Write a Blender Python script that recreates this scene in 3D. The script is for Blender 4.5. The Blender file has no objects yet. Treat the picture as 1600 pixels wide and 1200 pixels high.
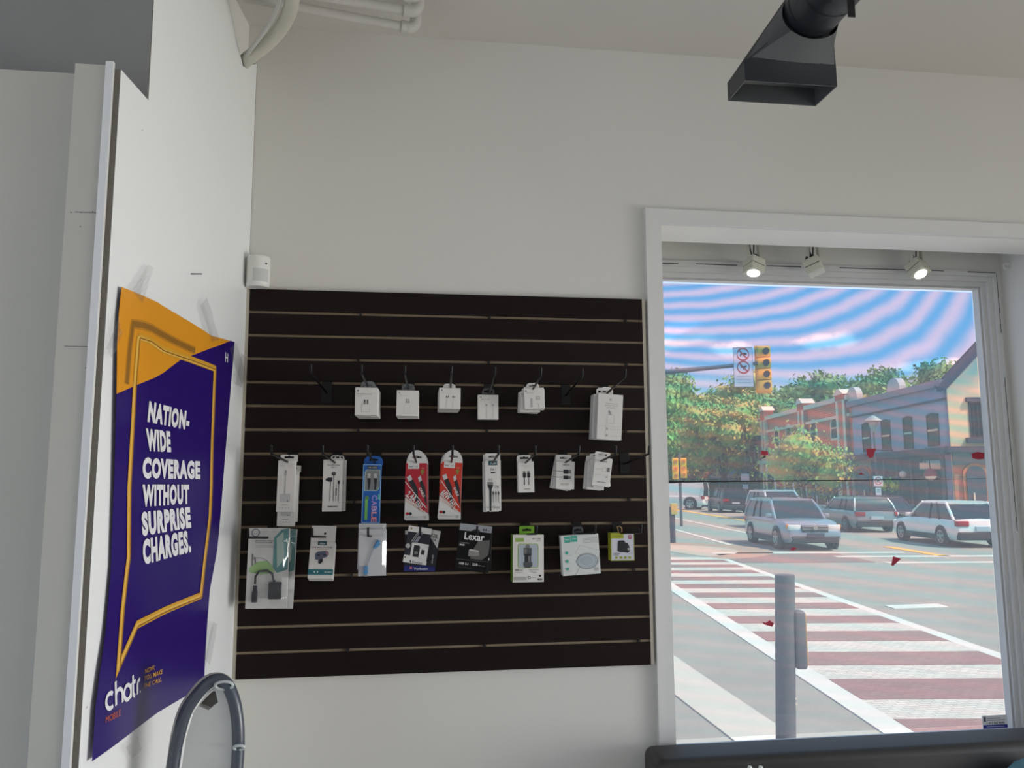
import bpy, bmesh, math, random
from math import sin, cos, tan, pi, radians, sqrt, atan2, hypot
from mathutils import Vector, Matrix, Euler, noise
from mathutils.geometry import tessellate_polygon
random.seed(11)
SC = bpy.context.scene
COL = SC.collection

# ------------------------------------------------------------------ camera
FPX, CZ = 1240.0, 1.55                    # focal length in pixels of a 1600 wide frame, eye height
YAW, PITCH, ROLL = 0.13313553, 0.12571681, -0.00451326
CF = Vector((sin(YAW) * cos(PITCH), cos(YAW) * cos(PITCH), sin(PITCH)))
_r = Vector((cos(YAW), -sin(YAW), 0)); _u = _r.cross(CF)
CR = _r * cos(ROLL) + _u * sin(ROLL)
CU = -_r * sin(ROLL) + _u * cos(ROLL)
EYE = Vector((0, 0, CZ))
cd = bpy.data.cameras.new('camera'); cam = bpy.data.objects.new('camera', cd); COL.objects.link(cam)
cd.sensor_width = 36; cd.lens = FPX / 1600 * 36; cd.clip_start = 0.02; cd.clip_end = 2000
cam.matrix_world = Matrix(((CR.x, CU.x, -CF.x, 0), (CR.y, CU.y, -CF.y, 0), (CR.z, CU.z, -CF.z, CZ), (0, 0, 0, 1)))
SC.camera = cam

# ------------------------------------------------------------------ colour management, sky, sun
SC.view_settings.view_transform = 'Standard'
SC.view_settings.look = 'None'
SC.view_settings.gamma = 1
SC.view_settings.exposure = 0.0
SC.view_settings.use_curve_mapping = False
SC.cycles.transparent_max_bounces = 16
SC.cycles.max_bounces = 10
SC.cycles.sample_clamp_indirect = 4

wd = bpy.data.worlds.new('sky'); SC.world = wd; wd.use_nodes = True
nt = wd.node_tree; nt.nodes.clear()
def N(nt, typ, **kw):
    n = nt.nodes.new(typ)
    for k, v in kw.items():
        if k[0] == 'i' and k[1:].isdigit(): n.inputs[int(k[1:])].default_value = v
        else: setattr(n, k, v)
    return n
def lk(nt, a, b): nt.links.new(a, b)
tc = N(nt, 'ShaderNodeTexCoord')
sp = N(nt, 'ShaderNodeSeparateXYZ'); lk(nt, tc.outputs['Generated'], sp.inputs[0])
rp = N(nt, 'ShaderNodeValToRGB'); lk(nt, sp.outputs['Z'], rp.inputs[0])
cr = rp.color_ramp
cr.elements[0].position = 0.0; cr.elements[0].color = (0.86, 0.93, 1.06, 1)
cr.elements[1].position = 0.9; cr.elements[1].color = (0.30, 0.55, 1.0, 1)
e = cr.elements.new(0.16); e.color = (0.66, 0.82, 1.10, 1)
e = cr.elements.new(0.34); e.color = (0.60, 0.78, 1.12, 1)
mp = N(nt, 'ShaderNodeMapping'); lk(nt, tc.outputs['Generated'], mp.inputs[0])
mp.inputs['Scale'].default_value = (3.2, 3.2, 11); mp.inputs['Location'].default_value = (0.3, 0.1, 0.2)
ns = N(nt, 'ShaderNodeTexNoise'); lk(nt, mp.outputs[0], ns.inputs['Vector'])
ns.inputs['Scale'].default_value = 1.5; ns.inputs['Detail'].default_value = 5
r2 = N(nt, 'ShaderNodeValToRGB'); lk(nt, ns.outputs[0], r2.inputs[0])
r2.color_ramp.elements[0].position = 0.60; r2.color_ramp.elements[1].position = 0.70
mx = N(nt, 'ShaderNodeMix', data_type='RGBA'); lk(nt, r2.outputs[0], mx.inputs[0]); lk(nt, rp.outputs[0], mx.inputs[6])
mx.inputs[7].default_value = (1.35, 1.3, 1.3, 1)
last = mx.outputs[2]
for (px, py, wx, wz) in ((1146, 545, .026, .011), (1296, 532, .034, .010), (1470, 570, .06, .007)):
    c = (CF + CR * ((px - 800) / FPX) - CU * ((py - 600) / FPX)).normalized()
    v1 = N(nt, 'ShaderNodeVectorMath', operation='SUBTRACT'); lk(nt, tc.outputs['Generated'], v1.inputs[0]); v1.inputs[1].default_value = c
    v2 = N(nt, 'ShaderNodeVectorMath', operation='MULTIPLY'); lk(nt, v1.outputs[0], v2.inputs[0]); v2.inputs[1].default_value = (1 / wx, 1 / wx, 1 / wz)
    v3 = N(nt, 'ShaderNodeVectorMath', operation='LENGTH'); lk(nt, v2.outputs[0], v3.inputs[0])
    n2 = N(nt, 'ShaderNodeTexNoise'); n2.inputs['Scale'].default_value = 70; n2.inputs['Detail'].default_value = 4; lk(nt, tc.outputs['Generated'], n2.inputs['Vector'])
    a1 = N(nt, 'ShaderNodeMath', operation='MULTIPLY_ADD'); lk(nt, n2.outputs[0], a1.inputs[0]); a1.inputs[1].default_value = 1.3; lk(nt, v3.outputs['Value'], a1.inputs[2])
    m1 = N(nt, 'ShaderNodeMapRange'); lk(nt, a1.outputs[0], m1.inputs[0]); m1.inputs[1].default_value = 1.75; m1.inputs[2].default_value = 1.2; m1.inputs[3].default_value = 0; m1.inputs[4].default_value = .9
    x1 = N(nt, 'ShaderNodeMix', data_type='RGBA'); lk(nt, m1.outputs[0], x1.inputs[0]); lk(nt, last, x1.inputs[6]); x1.inputs[7].default_value = (1.5, 1.45, 1.45, 1); last = x1.outputs[2]
bg = N(nt, 'ShaderNodeBackground'); lk(nt, last, bg.inputs[0]); bg.inputs[1].default_value = 1.15
wo = N(nt, 'ShaderNodeOutputWorld'); lk(nt, bg.outputs[0], wo.inputs[0])

sd = bpy.data.lights.new('sun', 'SUN'); sun = bpy.data.objects.new('sun', sd); COL.objects.link(sun)
sd.energy = 6.8; sd.angle = 0.009; sd.color = (1.0, 0.96, 0.88)
sun.rotation_euler = Vector((0.62, -0.40, 1.0)).to_track_quat('Z', 'Y').to_euler()

def area(name, loc, target, sx, sy, power, col=(1, 1, 1)):
    d = bpy.data.lights.new(name, 'AREA'); d.shape = 'RECTANGLE'; d.size = sx; d.size_y = sy; d.energy = power; d.color = col
    o = bpy.data.objects.new(name, d); COL.objects.link(o); o.location = loc
    o.rotation_euler = (Vector(loc) - Vector(target)).to_track_quat('Z', 'Y').to_euler()
    return o
# unseen fill lights added at ceiling height, behind the camera and over the right-hand side
AREAS = [area('ceiling_fill', (2.6, -1.6, 3.05), (2.6, -1.6, 0), 0.3, 1.2, 9, (1, .97, .92)),
         area('ceiling_fill', (1.0, -3.2, 3.05), (1.0, -3.2, 0), 0.3, 1.2, 9, (1, .97, .92)),
         # unseen fill added on the open right-hand side to brighten the left wall
         area('right_side_fill', (4.7, .5, .75), (-.6, 1.3, 1.15), 2.2, 1.3, 21, (1.0, .99, .97))]
AREAS[2].data.spread = radians(64)

# ------------------------------------------------------------------ where things are
def ray(px, py): return CF + CR * ((px - 800) / FPX) - CU * ((py - 600) / FPX)
def U(px, py, Y):                         # the point of a wall-parallel plane y = Y seen at a pixel
    d = ray(px, py); return EYE + d * (Y / d.y)
def UZ(px, py, Z):
    d = ray(px, py); return EYE + d * ((Z - CZ) / d.z)
HV = Vector((sin(YAW), cos(YAW), 0)); RV = Vector((cos(YAW), -sin(YAW), 0))
STREET = -0.5
def S(L, Z, z=STREET): return RV * L + HV * Z + Vector((0, 0, z))     # street frame: across, along, up
def SP(px, py, Z):                        # street-frame point at distance Z along the street
    d = ray(px, py); P = d * (Z / d.dot(HV)); return P.dot(RV), P.z + CZ
def G(px, py):
    P = UZ(px, py, STREET); return P.dot(RV), P.dot(HV)
AW = YAW - radians(1.6)
WD = Vector((sin(AW), cos(AW), 0)); WN = Vector((cos(AW), -sin(AW), 0)); WC = Vector((-0.515, 2.62, 0))
def LW(t, z, off=0.0): return WC + WD * t + WN * off + Vector((0, 0, z))   # the left wall
def LWP(px, py):
    d = ray(px, py); k = WN.dot(WC) / WN.dot(d); P = d * k
    return (P - WC).dot(WD), P.z + CZ
YW, YP = 2.62, 2.6006                     # back wall, front of the slatwall
YG = 2.985                                # glass

# ------------------------------------------------------------------ materials
def lin(c): return tuple(((x / 255) / 12.92 if x / 255 <= .04045 else ((x / 255 + .055) / 1.055) ** 2.4) for x in c)
MATS = {}
def M(name, col, rough=.6, metal=0., var=.05, scale=30., bump=0., spec=.5, srgb=True, coat=0.):
    if name in MATS: return MATS[name]
    c = lin(col) if srgb else col
    m = bpy.data.materials.new(name); m.use_nodes = True; t = m.node_tree
    b = t.nodes['Principled BSDF']
    b.inputs['Roughness'].default_value = rough; b.inputs['Metallic'].default_value = metal
    b.inputs['Specular IOR Level'].default_value = spec
    b.inputs['Coat Weight'].default_value = coat
    cx = N(t, 'ShaderNodeTexCoord'); n = N(t, 'ShaderNodeTexNoise'); n.inputs['Scale'].default_value = scale; n.inputs['Detail'].default_value = 3
    lk(t, cx.outputs['Object'], n.inputs['Vector'])
    x = N(t, 'ShaderNodeMix', data_type='RGBA'); lk(t, n.outputs[0], x.inputs[0])
    x.inputs[6].default_value = (*[max(0, v * (1 - var)) for v in c], 1); x.inputs[7].default_value = (*[min(1, v * (1 + var)) for v in c], 1)
    lk(t, x.outputs[2], b.inputs['Base Color'])
    if bump:
        bp = N(t, 'ShaderNodeBump'); bp.inputs['Strength'].default_value = bump; bp.inputs['Distance'].default_value = .002
        lk(t, n.outputs[0], bp.inputs['Height']); lk(t, bp.outputs[0], b.inputs['Normal'])
    MATS[name] = m
    return m
def brick(name, c1, c2, mortar, sc, rough=.9, axis=(0, 0, 0), w=.5, h=.25, ms=.02):
    m = bpy.data.materials.new(name); m.use_nodes = True; t = m.node_tree; b = t.nodes['Principled BSDF']
    b.inputs['Roughness'].default_value = rough
    cx = N(t, 'ShaderNodeTexCoord'); mp = N(t, 'ShaderNodeMapping'); mp.inputs['Rotation'].default_value = axis
    lk(t, cx.outputs['Object'], mp.inputs[0])
    k = N(t, 'ShaderNodeTexBrick'); lk(t, mp.outputs[0], k.inputs['Vector'])
    k.inputs['Color1'].default_value = (*lin(c1), 1); k.inputs['Color2'].default_value = (*lin(c2), 1); k.inputs['Mortar'].default_value = (*lin(mortar), 1)
    k.inputs['Scale'].default_value = sc; k.inputs['Mortar Size'].default_value = ms
    k.inputs['Brick Width'].default_value = w; k.inputs['Row Height'].default_value = h
    lk(t, k.outputs[0], b.inputs['Base Color']); MATS[name] = m
    return m
def emit(name, col, s):
    m = bpy.data.materials.new(name); m.use_nodes = True; t = m.node_tree; b = t.nodes['Principled BSDF']
    b.inputs['Base Color'].default_value = (*col, 1); b.inputs['Emission Color'].default_value = (*col, 1); b.inputs['Emission Strength'].default_value = s
    return m
def clear(name, tint=(1, 1, 1), gloss=.06, haze=0., rough=.05, hazecol=(1, 1, 1)):
    m = bpy.data.materials.new(name); m.use_nodes = True; t = m.node_tree; t.nodes.clear()
    tr = N(t, 'ShaderNodeBsdfTransparent'); tr.inputs[0].default_value = (*tint, 1)
    gl = N(t, 'ShaderNodeBsdfGlossy'); gl.inputs['Roughness'].default_value = rough
    a = N(t, 'ShaderNodeMixShader'); a.inputs[0].default_value = gloss
    lk(t, tr.outputs[0], a.inputs[1]); lk(t, gl.outputs[0], a.inputs[2]); out = a
    if haze:
        df = N(t, 'ShaderNodeBsdfDiffuse'); df.inputs[0].default_value = (*hazecol, 1)
        q = N(t, 'ShaderNodeMixShader'); q.inputs[0].default_value = haze
        lk(t, a.outputs[0], q.inputs[1]); lk(t, df.outputs[0], q.inputs[2]); out = q
    o = N(t, 'ShaderNodeOutputMaterial'); lk(t, out.outputs[0], o.inputs[0])
    MATS[name] = m
    return m

# ------------------------------------------------------------------ mesh helpers
def tag(o, label=None, cat=None, group=None, kind=None):
    if label: o['label'] = label
    if cat: o['category'] = cat
    if group: o['group'] = group
    if kind: o['kind'] = kind
    return o
def wm(o):
    m = Matrix.LocRotScale(o.location, o.rotation_euler, o.scale)
    return wm(o.parent) @ m if o.parent else m
def thing(name, label, cat, loc=(0, 0, 0), rz=0., group=None, kind=None, rot=None):
    o = bpy.data.objects.new(name, None); COL.objects.link(o); o.empty_display_size = .05
    o.location = loc; o.rotation_euler = rot if rot else (0, 0, rz)
    return tag(o, label, cat, group, kind)
class MB:
    def __init__(s): s.v = []; s.f = []; s.m = []; s.mats = []
    def mi(s, mat):
        if mat not in s.mats: s.mats.append(mat)
        return s.mats.index(mat)
    def add(s, vs, fs, mat):
        b = len(s.v); k = s.mi(mat)
        s.v += [Vector(p) for p in vs]
        for f in fs: s.f.append([b + i for i in f]); s.m.append(k)
        return s
    def box(s, a, b, mat, xf=None):
        (x0, y0, z0), (x1, y1, z1) = a, b
        vs = [Vector(p) for p in ((x0, y0, z0), (x1, y0, z0), (x1, y1, z0), (x0, y1, z0), (x0, y0, z1), (x1, y0, z1), (x1, y1, z1), (x0, y1, z1))]
        if xf: vs = [xf(p) if callable(xf) else xf @ p for p in vs]
        return s.add(vs, [(0, 3, 2, 1), (4, 5, 6, 7), (0, 1, 5, 4), (1, 2, 6, 5), (2, 3, 7, 6), (3, 0, 4, 7)], mat)
    def rbox(s, a, b, r, mat, xf=None, seg=3):
        bm = bmesh.new(); bmesh.ops.create_cube(bm, size=1)
        c = [(p + q) / 2 for p, q in zip(a, b)]; d = [abs(q - p) for p, q in zip(a, b)]
        for v in bm.verts: v.co = Vector([v.co[i] * d[i] + c[i] for i in range(3)])
        bmesh.ops.bevel(bm, geom=bm.edges[:], offset=r, segments=seg, profile=.5, affect='EDGES')
        s.bm(bm, mat, xf); return s
    def bm(s, bm, mat, xf=None):
        bm.verts.index_update()
        s.add([(xf(v.co) if callable(xf) else xf @ v.co) if xf else v.co.copy() for v in bm.verts], [[v.index for v in f.verts] for f in bm.faces], mat); bm.free()
    def tube(s, pts, r, mat, n=10, caps=True):
        pts = [Vector(p) for p in pts]; R = r if isinstance(r, (list, tuple)) else [r] * len(pts)
        rings = []; up = None
        for i, p in enumerate(pts):
            d = ((pts[min(i + 1, len(pts) - 1)] - p).normalized() + (p - pts[max(i - 1, 0)]).normalized())
            if d.length < 1e-6: d = Vector((0, 0, 1))
            d.normalize()
            if up is None: up = Vector((0, 0, 1)) if abs(d.z) < .9 else Vector((1, 0, 0))
            x = d.cross(up)
            if x.length < 1e-4: x = d.orthogonal()
            x.normalize(); y = x.cross(d).normalized(); up = y
            rings.append([p + (x * cos(2 * pi * k / n) + y * sin(2 * pi * k / n)) * R[i] for k in range(n)])
        return s.loft(rings, mat, caps)
    def loft(s, rings, mat, caps=True, closed=True):
        n = len(rings[0]); vs = [p for r in rings for p in r]; fs = []
        for i in range(len(rings) - 1):
            for k in range(n if closed else n - 1):
                a, b = i * n + k, i * n + (k + 1) % n
                fs.append((a, b, b + n, a + n))
        if caps:
            fs.append(tuple(range(n))[::-1]); o = (len(rings) - 1) * n; fs.append(tuple(range(o, o + n)))
        return s.add(vs, fs, mat)
    def plate(s, outer, mp, d0, d1, mat, holes=(), back=True, side=None):
        # a flat polygon (with holes) mapped by mp(u, v, d); extruded from d0 (front) to d1
        loops = [list(outer)] + [list(h) for h in holes]
        flat = [p for l in loops for p in l]
        tris = tessellate_polygon([[Vector((p[0], p[1], 0)) for p in l] for l in loops])
        ft = [mp(p[0], p[1], d0) for p in flat]
        s.add(ft, [tuple(t) for t in tris], mat)
        if d1 is not None and d1 != d0:
            bk = [mp(p[0], p[1], d1) for p in flat]
            if back: s.add(bk, [tuple(t)[::-1] for t in tris], mat)
            o = 0; vs = ft + bk; n = len(flat); fs = []
            for l in loops:
                for k in range(len(l)):
                    a, b = o + k, o + (k + 1) % len(l); fs.append((a, b, b + n, a + n))
                o += len(l)
            s.add(vs, fs, side or mat)
        return s
    def disc(s, c, ax, r, mat, n=20, thick=0.):
        ax = Vector(ax).normalized(); x = ax.orthogonal().normalized(); y = ax.cross(x); c = Vector(c)
        R = [[c + ax * t + (x * cos(2 * pi * k / n) + y * sin(2 * pi * k / n)) * r for k in range(n)] for t in ((-thick / 2, thick / 2) if thick else (0,))]
        if thick: return s.loft(R, mat)
        return s.add(R[0], [tuple(range(n))], mat)
    def build(s, name, parent=None, loc=None, smooth=False, local=False, label=None, recalc=True):
        me = bpy.data.meshes.new(name)
        vs = s.v
        if parent is not None and not local:
            inv = wm(parent).inverted(); vs = [inv @ p for p in vs]
        if parent is None:
            if loc is None:
                xs = [p.x for p in vs]; ys = [p.y for p in vs]; zs = [p.z for p in vs]
                loc = Vector(((min(xs) + max(xs)) / 2, (min(ys) + max(ys)) / 2, min(zs)))
            loc = Vector(loc); vs = [p - loc for p in vs]
        me.from_pydata([tuple(p) for p in vs], [], s.f)
        for m in s.mats: me.materials.append(m)
        me.polygons.foreach_set('material_index', s.m)
        me.update()
        if recalc:
            bm = bmesh.new(); bm.from_mesh(me); bmesh.ops.remove_doubles(bm, verts=bm.verts, dist=1e-6) if smooth else None
            bmesh.ops.recalc_face_normals(bm, faces=bm.faces); bm.to_mesh(me); bm.free()
        if smooth:
            me.polygons.foreach_set('use_smooth', [True] * len(me.polygons))
            try: me.set_sharp_from_angle(angle=radians(smooth if smooth is not True else 40))
            except Exception: pass
        o = bpy.data.objects.new(name, me); COL.objects.link(o)
        if parent is not None: o.parent = parent
        else: o.location = loc
        if label: o['label'] = label
        return o
def dup(root, loc=None, rot=None):
    c = root.copy(); COL.objects.link(c)
    if loc is not None: c.location = loc
    if rot is not None: c.rotation_euler = rot
    for ch in root.children:
        d = ch.copy(); COL.objects.link(d); d.parent = c
        for g in ch.children:
            q = g.copy(); COL.objects.link(q); q.parent = d
    return c

# ------------------------------------------------------------------ lettering
_tx = {}
def text2d(s, bold=0., shear=0.):
    key = (s, bold, shear)
    if key in _tx: return _tx[key]
    cu = bpy.data.curves.new('lettering', 'FONT'); cu.body = s; cu.size = 1; cu.offset = bold; cu.shear = shear; cu.space_character = 1 + bold * 2.6
    cu.resolution_u = 3; cu.fill_mode = 'FRONT'
    o = bpy.data.objects.new('lettering', cu); COL.objects.link(o)
    bpy.context.view_layer.update()
    me = bpy.data.meshes.new_from_object(o.evaluated_get(bpy.context.evaluated_depsgraph_get()))
    vs = [(v.co.x, v.co.y) for v in me.vertices]; fs = [tuple(p.vertices) for p in me.polygons]
    bpy.data.objects.remove(o); bpy.data.curves.remove(cu); bpy.data.meshes.remove(me)
    if not vs: vs = [(0, 0), (1, 0), (1, 1)]; fs = []
    x0 = min(v[0] for v in vs); x1 = max(v[0] for v in vs)
    vs = [((x - x0) / (x1 - x0), y / .729) for x, y in vs]       # width 1, capital height 1
    _tx[key] = (vs, fs)
    return _tx[key]
def put_text(mb, s, o, ex, ey, mp, d, mat, bold=0., shear=0.):
    # o: base-left corner, ex: whole width vector, ey: cap-height vector, all in (u, v)
    vs, fs = text2d(s, bold, shear)
    mb.add([mp(o[0] + ex[0] * x + ey[0] * y, o[1] + ex[1] * x + ey[1] * y, d) for x, y in vs], fs, mat)
def arc(cx, cy, r, a0, a1, n=16, ry=None):
    ry = ry or r
    return [(cx + r * cos(radians(a0 + (a1 - a0) * i / n)), cy + ry * sin(radians(a0 + (a1 - a0) * i / n))) for i in range(n + 1)]
def rrect(x0, y0, x1, y1, r, n=5):
    return (arc(x1 - r, y1 - r, r, 0, 90, n) + arc(x0 + r, y1 - r, r, 90, 180, n) + arc(x0 + r, y0 + r, r, 180, 270, n) + arc(x1 - r, y0 + r, r, 270, 360, n))
def strip(pts, w, closed=False):
    # quads of a polyline of width w in 2-D
    P = [Vector((p[0], p[1])) for p in pts]; n = len(P); L = []; Rr = []
    for i in range(n):
        a = P[(i - 1) % n] if (closed or i > 0) else P[i]; b = P[(i + 1) % n] if (closed or i < n - 1) else P[i]
        d1 = (P[i] - a).normalized() if (P[i] - a).length > 1e-9 else None
        d2 = (b - P[i]).normalized() if (b - P[i]).length > 1e-9 else None
        d1 = d1 or d2; d2 = d2 or d1
        nn = Vector((-d1.y - d2.y, d1.x + d2.x)); nn = nn.normalized() if nn.length > 1e-6 else Vector((-d1.y, d1.x))
        k = max(.35, nn.dot(Vector((-d1.y, d1.x)))); nn *= w / 2 / k
        L.append(P[i] + nn); Rr.append(P[i] - nn)
    vs = L + Rr; fs = [(i, i + n, (i + 1) % n + n, (i + 1) % n) for i in range(n if closed else n - 1)]
    return [(p.x, p.y) for p in vs], fs
def put_line(mb, pts, w, mp, d, mat, closed=False):
    vs, fs = strip(pts, w, closed); mb.add([mp(x, y, d) for x, y in vs], fs, mat)
# ================================================================== materials used often
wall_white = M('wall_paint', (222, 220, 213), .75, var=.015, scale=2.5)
wall_shaded = M('wall_paint_shaded_side', (188, 185, 174), .8, var=.03, scale=3)  # wall paint darkened: shade of the camera-facing side put into the colour
ceil_white = M('ceiling_paint', (215, 212, 206), .85, var=.02, scale=3)
trim_white = M('trim_paint', (225, 224, 221), .45, var=.01)
gloss_white = M('glossy_white_paint', (244, 240, 230), .5, var=.02)
board_white = M('white_board', (238, 239, 237), .35, var=.012, scale=2.)
mdf = M('raw_board_edge', (118, 112, 102), .9, var=.2, scale=200)
alum = M('grey_frame', (214, 213, 210), .4, var=.02)
black = M('black', (14, 14, 16), .5)
blackmet = M('black_metal', (9, 10, 13), .42, spec=.35)
chrome = M('chrome', (190, 188, 180), .2, metal=1.)
white_pl = M('white_plastic', (230, 229, 224), .4)
paper = M('white_card', (226, 223, 217), .5, var=.01)
greyp = M('grey_print', (120, 118, 116), .6)
lgrey = M('light_grey_print', (180, 178, 174), .6)
dkp = M('dark_print', (32, 34, 38), .5)

# ================================================================== the room
def W3(x, z, d): return Vector((x, YW + d, z))
XR = 5.2                                    # right end of the back wall
mb = MB()
mb.plate([(-.6, -.5), (XR, -.5), (XR, 3.103), (-.6, 3.103)], W3, 0, .18, wall_white, holes=[[(.88, .55), (2.47, .55), (2.47, 2.458), (.88, 2.458)]])
tag(mb.build('wall_back'), kind='structure')
# bay behind the header: its own ceiling, jambs and sill
mb = MB()
mb.box((.80, 2.80, 2.56), (2.62, 3.05, 2.60), wall_white)
mb.box((.70, 2.80, -.5), (.88, 3.05, 2.60), wall_white)
mb.box((2.47, 2.80, -.5), (2.65, 3.05, 2.60), wall_white)
mb.box((.88, 2.80, -.5), (2.47, 2.995, .55), wall_white)
mb.box((.88, 2.995, -.5), (2.47, 3.05, .48), wall_white)
mb.box((.60, 2.80, 2.60), (2.75, 3.05, 3.2), wall_white)
mb.box((.88, 2.951, 2.4255), (2.47, 3.05, 2.56), wall_white)
mb.box((2.4465, 2.951, .55), (2.47, 3.05, 2.4255), wall_white)
tag(mb.build('wall_window_bay'), kind='structure')
mb = MB(); mb.box((.88, 2.60, .55), (2.47, 2.95, .565), gloss_white); tag(mb.build('trim_sill'), kind='structure')
mb = MB(); mb.box((.8805, 2.6215, 2.4565), (2.4695, 2.7995, 2.4578), gloss_white); tag(mb.build('trim_soffit'), kind='structure')
# casing round the opening
mb = MB()
mb.plate([(.822, .5), (.88, .5), (.88, 2.458), (2.47, 2.458), (2.47, .5), (2.53, .5), (2.53, 2.512), (.822, 2.512)], W3, -.016, 0, trim_white)
mb.box((.822, YW - .022, .5), (.832, YW - .016, 2.512), trim_white)
tag(mb.build('trim_window_casing'), kind='structure')
# floor, ceiling, the other walls (outside the picture but part of the room)
wood = M('floor_laminate', (196, 188, 174), .45, var=.1, scale=6)
mb = MB(); mb.box((-2.6, -5.2, -.08), (XR, 2.62, 0), wood); tag(mb.build('floor'), kind='structure')
mb = MB(); mb.box((-2.6, -5.2, 3.103), (XR + .5, 2.8, 3.25), ceil_white); tag(mb.build('ceiling'), kind='structure')  # overhang past the right end added to block the sun
mb = MB(); mb.box((-2.6, -5.35, -.5), (XR, -5.2, 3.25), wall_shaded); tag(mb.build('wall_rear'), kind='structure')
# left wall: structural plane, then a white board cladding in front of it
def LM(t, z, d): return LW(t, z, -d)
TB = LWP(181, 240)[0]
mb = MB()
mb.plate([(-.79, -.02), (.12, -.02), (.12, 3.103), (-.79, 3.103)], LM, .03, .16, wall_white)
mb.plate([(TB + .004, -.02), (-.79, -.02), (-.79, 2.432), (TB + .004, 2.432)], LM, .0145, .04, wall_white)
tag(mb.build('wall_left'), kind='structure')
dkgrey = M('dark_grey_drywall', (138, 137, 134), .9, var=.05, scale=8)  # darker grey than the other walls
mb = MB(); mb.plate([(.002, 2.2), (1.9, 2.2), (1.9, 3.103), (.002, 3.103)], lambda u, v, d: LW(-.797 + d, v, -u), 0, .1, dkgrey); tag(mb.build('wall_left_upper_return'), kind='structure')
mb = MB()
mb.plate([(TB, 0), (-.002, 0), (-.002, 2.965), (-.14, 2.878), (-.315, 3.0), (-.40, 3.1), (-.795, 3.1), (-.795, 2.433), (TB, 2.433)], LM, 0, .013, board_white, side=mdf)
tag(mb.build('wall_left_cladding'), kind='structure')
mb = MB()
mb.plate([(.0132, 0), (.029, 0), (.029, 2.447), (.0132, 2.447)], lambda u, v, d: LW(TB - .004 + d, v, -u), -.004, .004, trim_white)
tag(mb.build('trim_left_corner'), kind='structure')
# near end of the left wall: a pilaster and the wall it stands on, both facing the camera
y0 = LW(TB, 0, -.03).y - .004
xa = U(108, 240, y0).x; xb = LW(TB, 0, -.0292).x
mb = MB(); mb.box((xa, y0, 0), (xb - .002, y0 + .2, 2.44), wall_shaded)
# hairline cracks and nail specks in its paint
for (a, b, c, d) in ((118, 331, 152, 333), (101, 541, 136, 543)):
    P, Q = U(a, b, y0), U(c, d, y0); mb.box((P.x, y0 - .0008, P.z - .0008), (Q.x, y0 - .0002, P.z + .0006), greyp)
for (a, b) in ((126, 354), (134, 575), (111, 332), (127, 332), (145, 331)):
    P = U(a, b, y0); mb.disc((P.x, y0 - .0006, P.z), (0, 1, 0), .0012, dkp, 8)
tag(mb.build('trim_left_pilaster'), kind='structure')
mb = MB(); mb.box((-2.6, y0 + .045, -.02), (xa, y0 + .17, 2.44), wall_shaded); tag(mb.build('wall_left_return'), kind='structure')

# ================================================================== window_1: frame, glass, film
win = thing('window_1', 'large shop window with white frame looking onto the street', 'window', (1.6, 2.96, .6), kind='structure')
def WF(x, z, d): return Vector((x, 2.95 + d, z))
fx0, fx1, fz1 = .885, 2.446, 2.425
mb = MB()
def ring(a, b, dz, d0, d1, mat, mbx, z0=.565):
    # nested rectangular frame: outer inset a, inner inset b
    o = [(fx0 + a, z0), (fx1 - a, z0), (fx1 - a, fz1 - a), (fx0 + a, fz1 - a)]
    i = [(fx0 + b, z0 + dz), (fx1 - b, z0 + dz), (fx1 - b, fz1 - b), (fx0 + b, fz1 - b)]
    mbx.plate(o, WF, d0, d1, mat, holes=[i])
ring(0, .022, .006, -.012, .06, alum, mb)
ring(.020, .042, .010, .000, .06, alum, mb)
ring(.040, .060, .014, .014, .06, alum, mb)
ring(.059, .068, .018, .024, .06, M('frame_edge', (190, 188, 186), .4), mb)
mb.build('frame', win)
mb = MB(); mb.box((fx0 + .062, YG, .575), (fx1 - .062, YG + .006, fz1 - .062), clear('window_glass', (.97, .98, .98), .05)); mb.build('pane', win)

# perforated see-through film, with the fine interference bands its dot grid shows
m = bpy.data.materials.new('see_through_film'); m.use_nodes = True; t = m.node_tree; t.nodes.clear()
geo = N(t, 'ShaderNodeNewGeometry'); s3 = N(t, 'ShaderNodeSeparateXYZ'); lk(t, geo.outputs['Position'], s3.inputs[0])
def mth(op, a, b=None, c=None):
    n = N(t, 'ShaderNodeMath', operation=op)
    for i, v in enumerate((a, b, c)):
        if v is None: continue
        if isinstance(v, (int, float)): n.inputs[i].default_value = v
        else: lk(t, v, n.inputs[i])
    return n.outputs[0]
P0 = U(1040, 455, YG - .006); K = 385.
X = mth('MULTIPLY', mth('SUBTRACT', s3.outputs['X'], P0.x), K)
Y = mth('MULTIPLY', mth('SUBTRACT', P0.z, s3.outputs['Z']), K)
wob = N(t, 'ShaderNodeTexNoise'); lk(t, geo.outputs['Position'], wob.inputs['Vector']); wob.inputs['Scale'].default_value = 5; wob.inputs['Detail'].default_value = 2
wv = mth('MULTIPLY', mth('SUBTRACT', wob.outputs[0], .5), .45)
ph1 = mth('ADD', mth('ADD', mth('MULTIPLY', Y, .054), mth('MULTIPLY', X, .0045)), mth('SUBTRACT', mth('MULTIPLY', mth('MULTIPLY', X, X), 1.65e-5), mth('MULTIPLY', mth('MULTIPLY', X, Y), 8.5e-5)))
ph2 = mth('DIVIDE', mth('SUBTRACT', Y, mth('MULTIPLY', X, .13)), 19.)
def wave(ph): return mth('ADD', .5, mth('MULTIPLY', .5, mth('SINE', mth('MULTIPLY', mth('ADD', ph, wv), 2 * pi))))
up_ = N(t, 'ShaderNodeMapRange'); lk(t, Y, up_.inputs[0]); up_.inputs[1].default_value = 105; up_.inputs[2].default_value = 190
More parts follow.
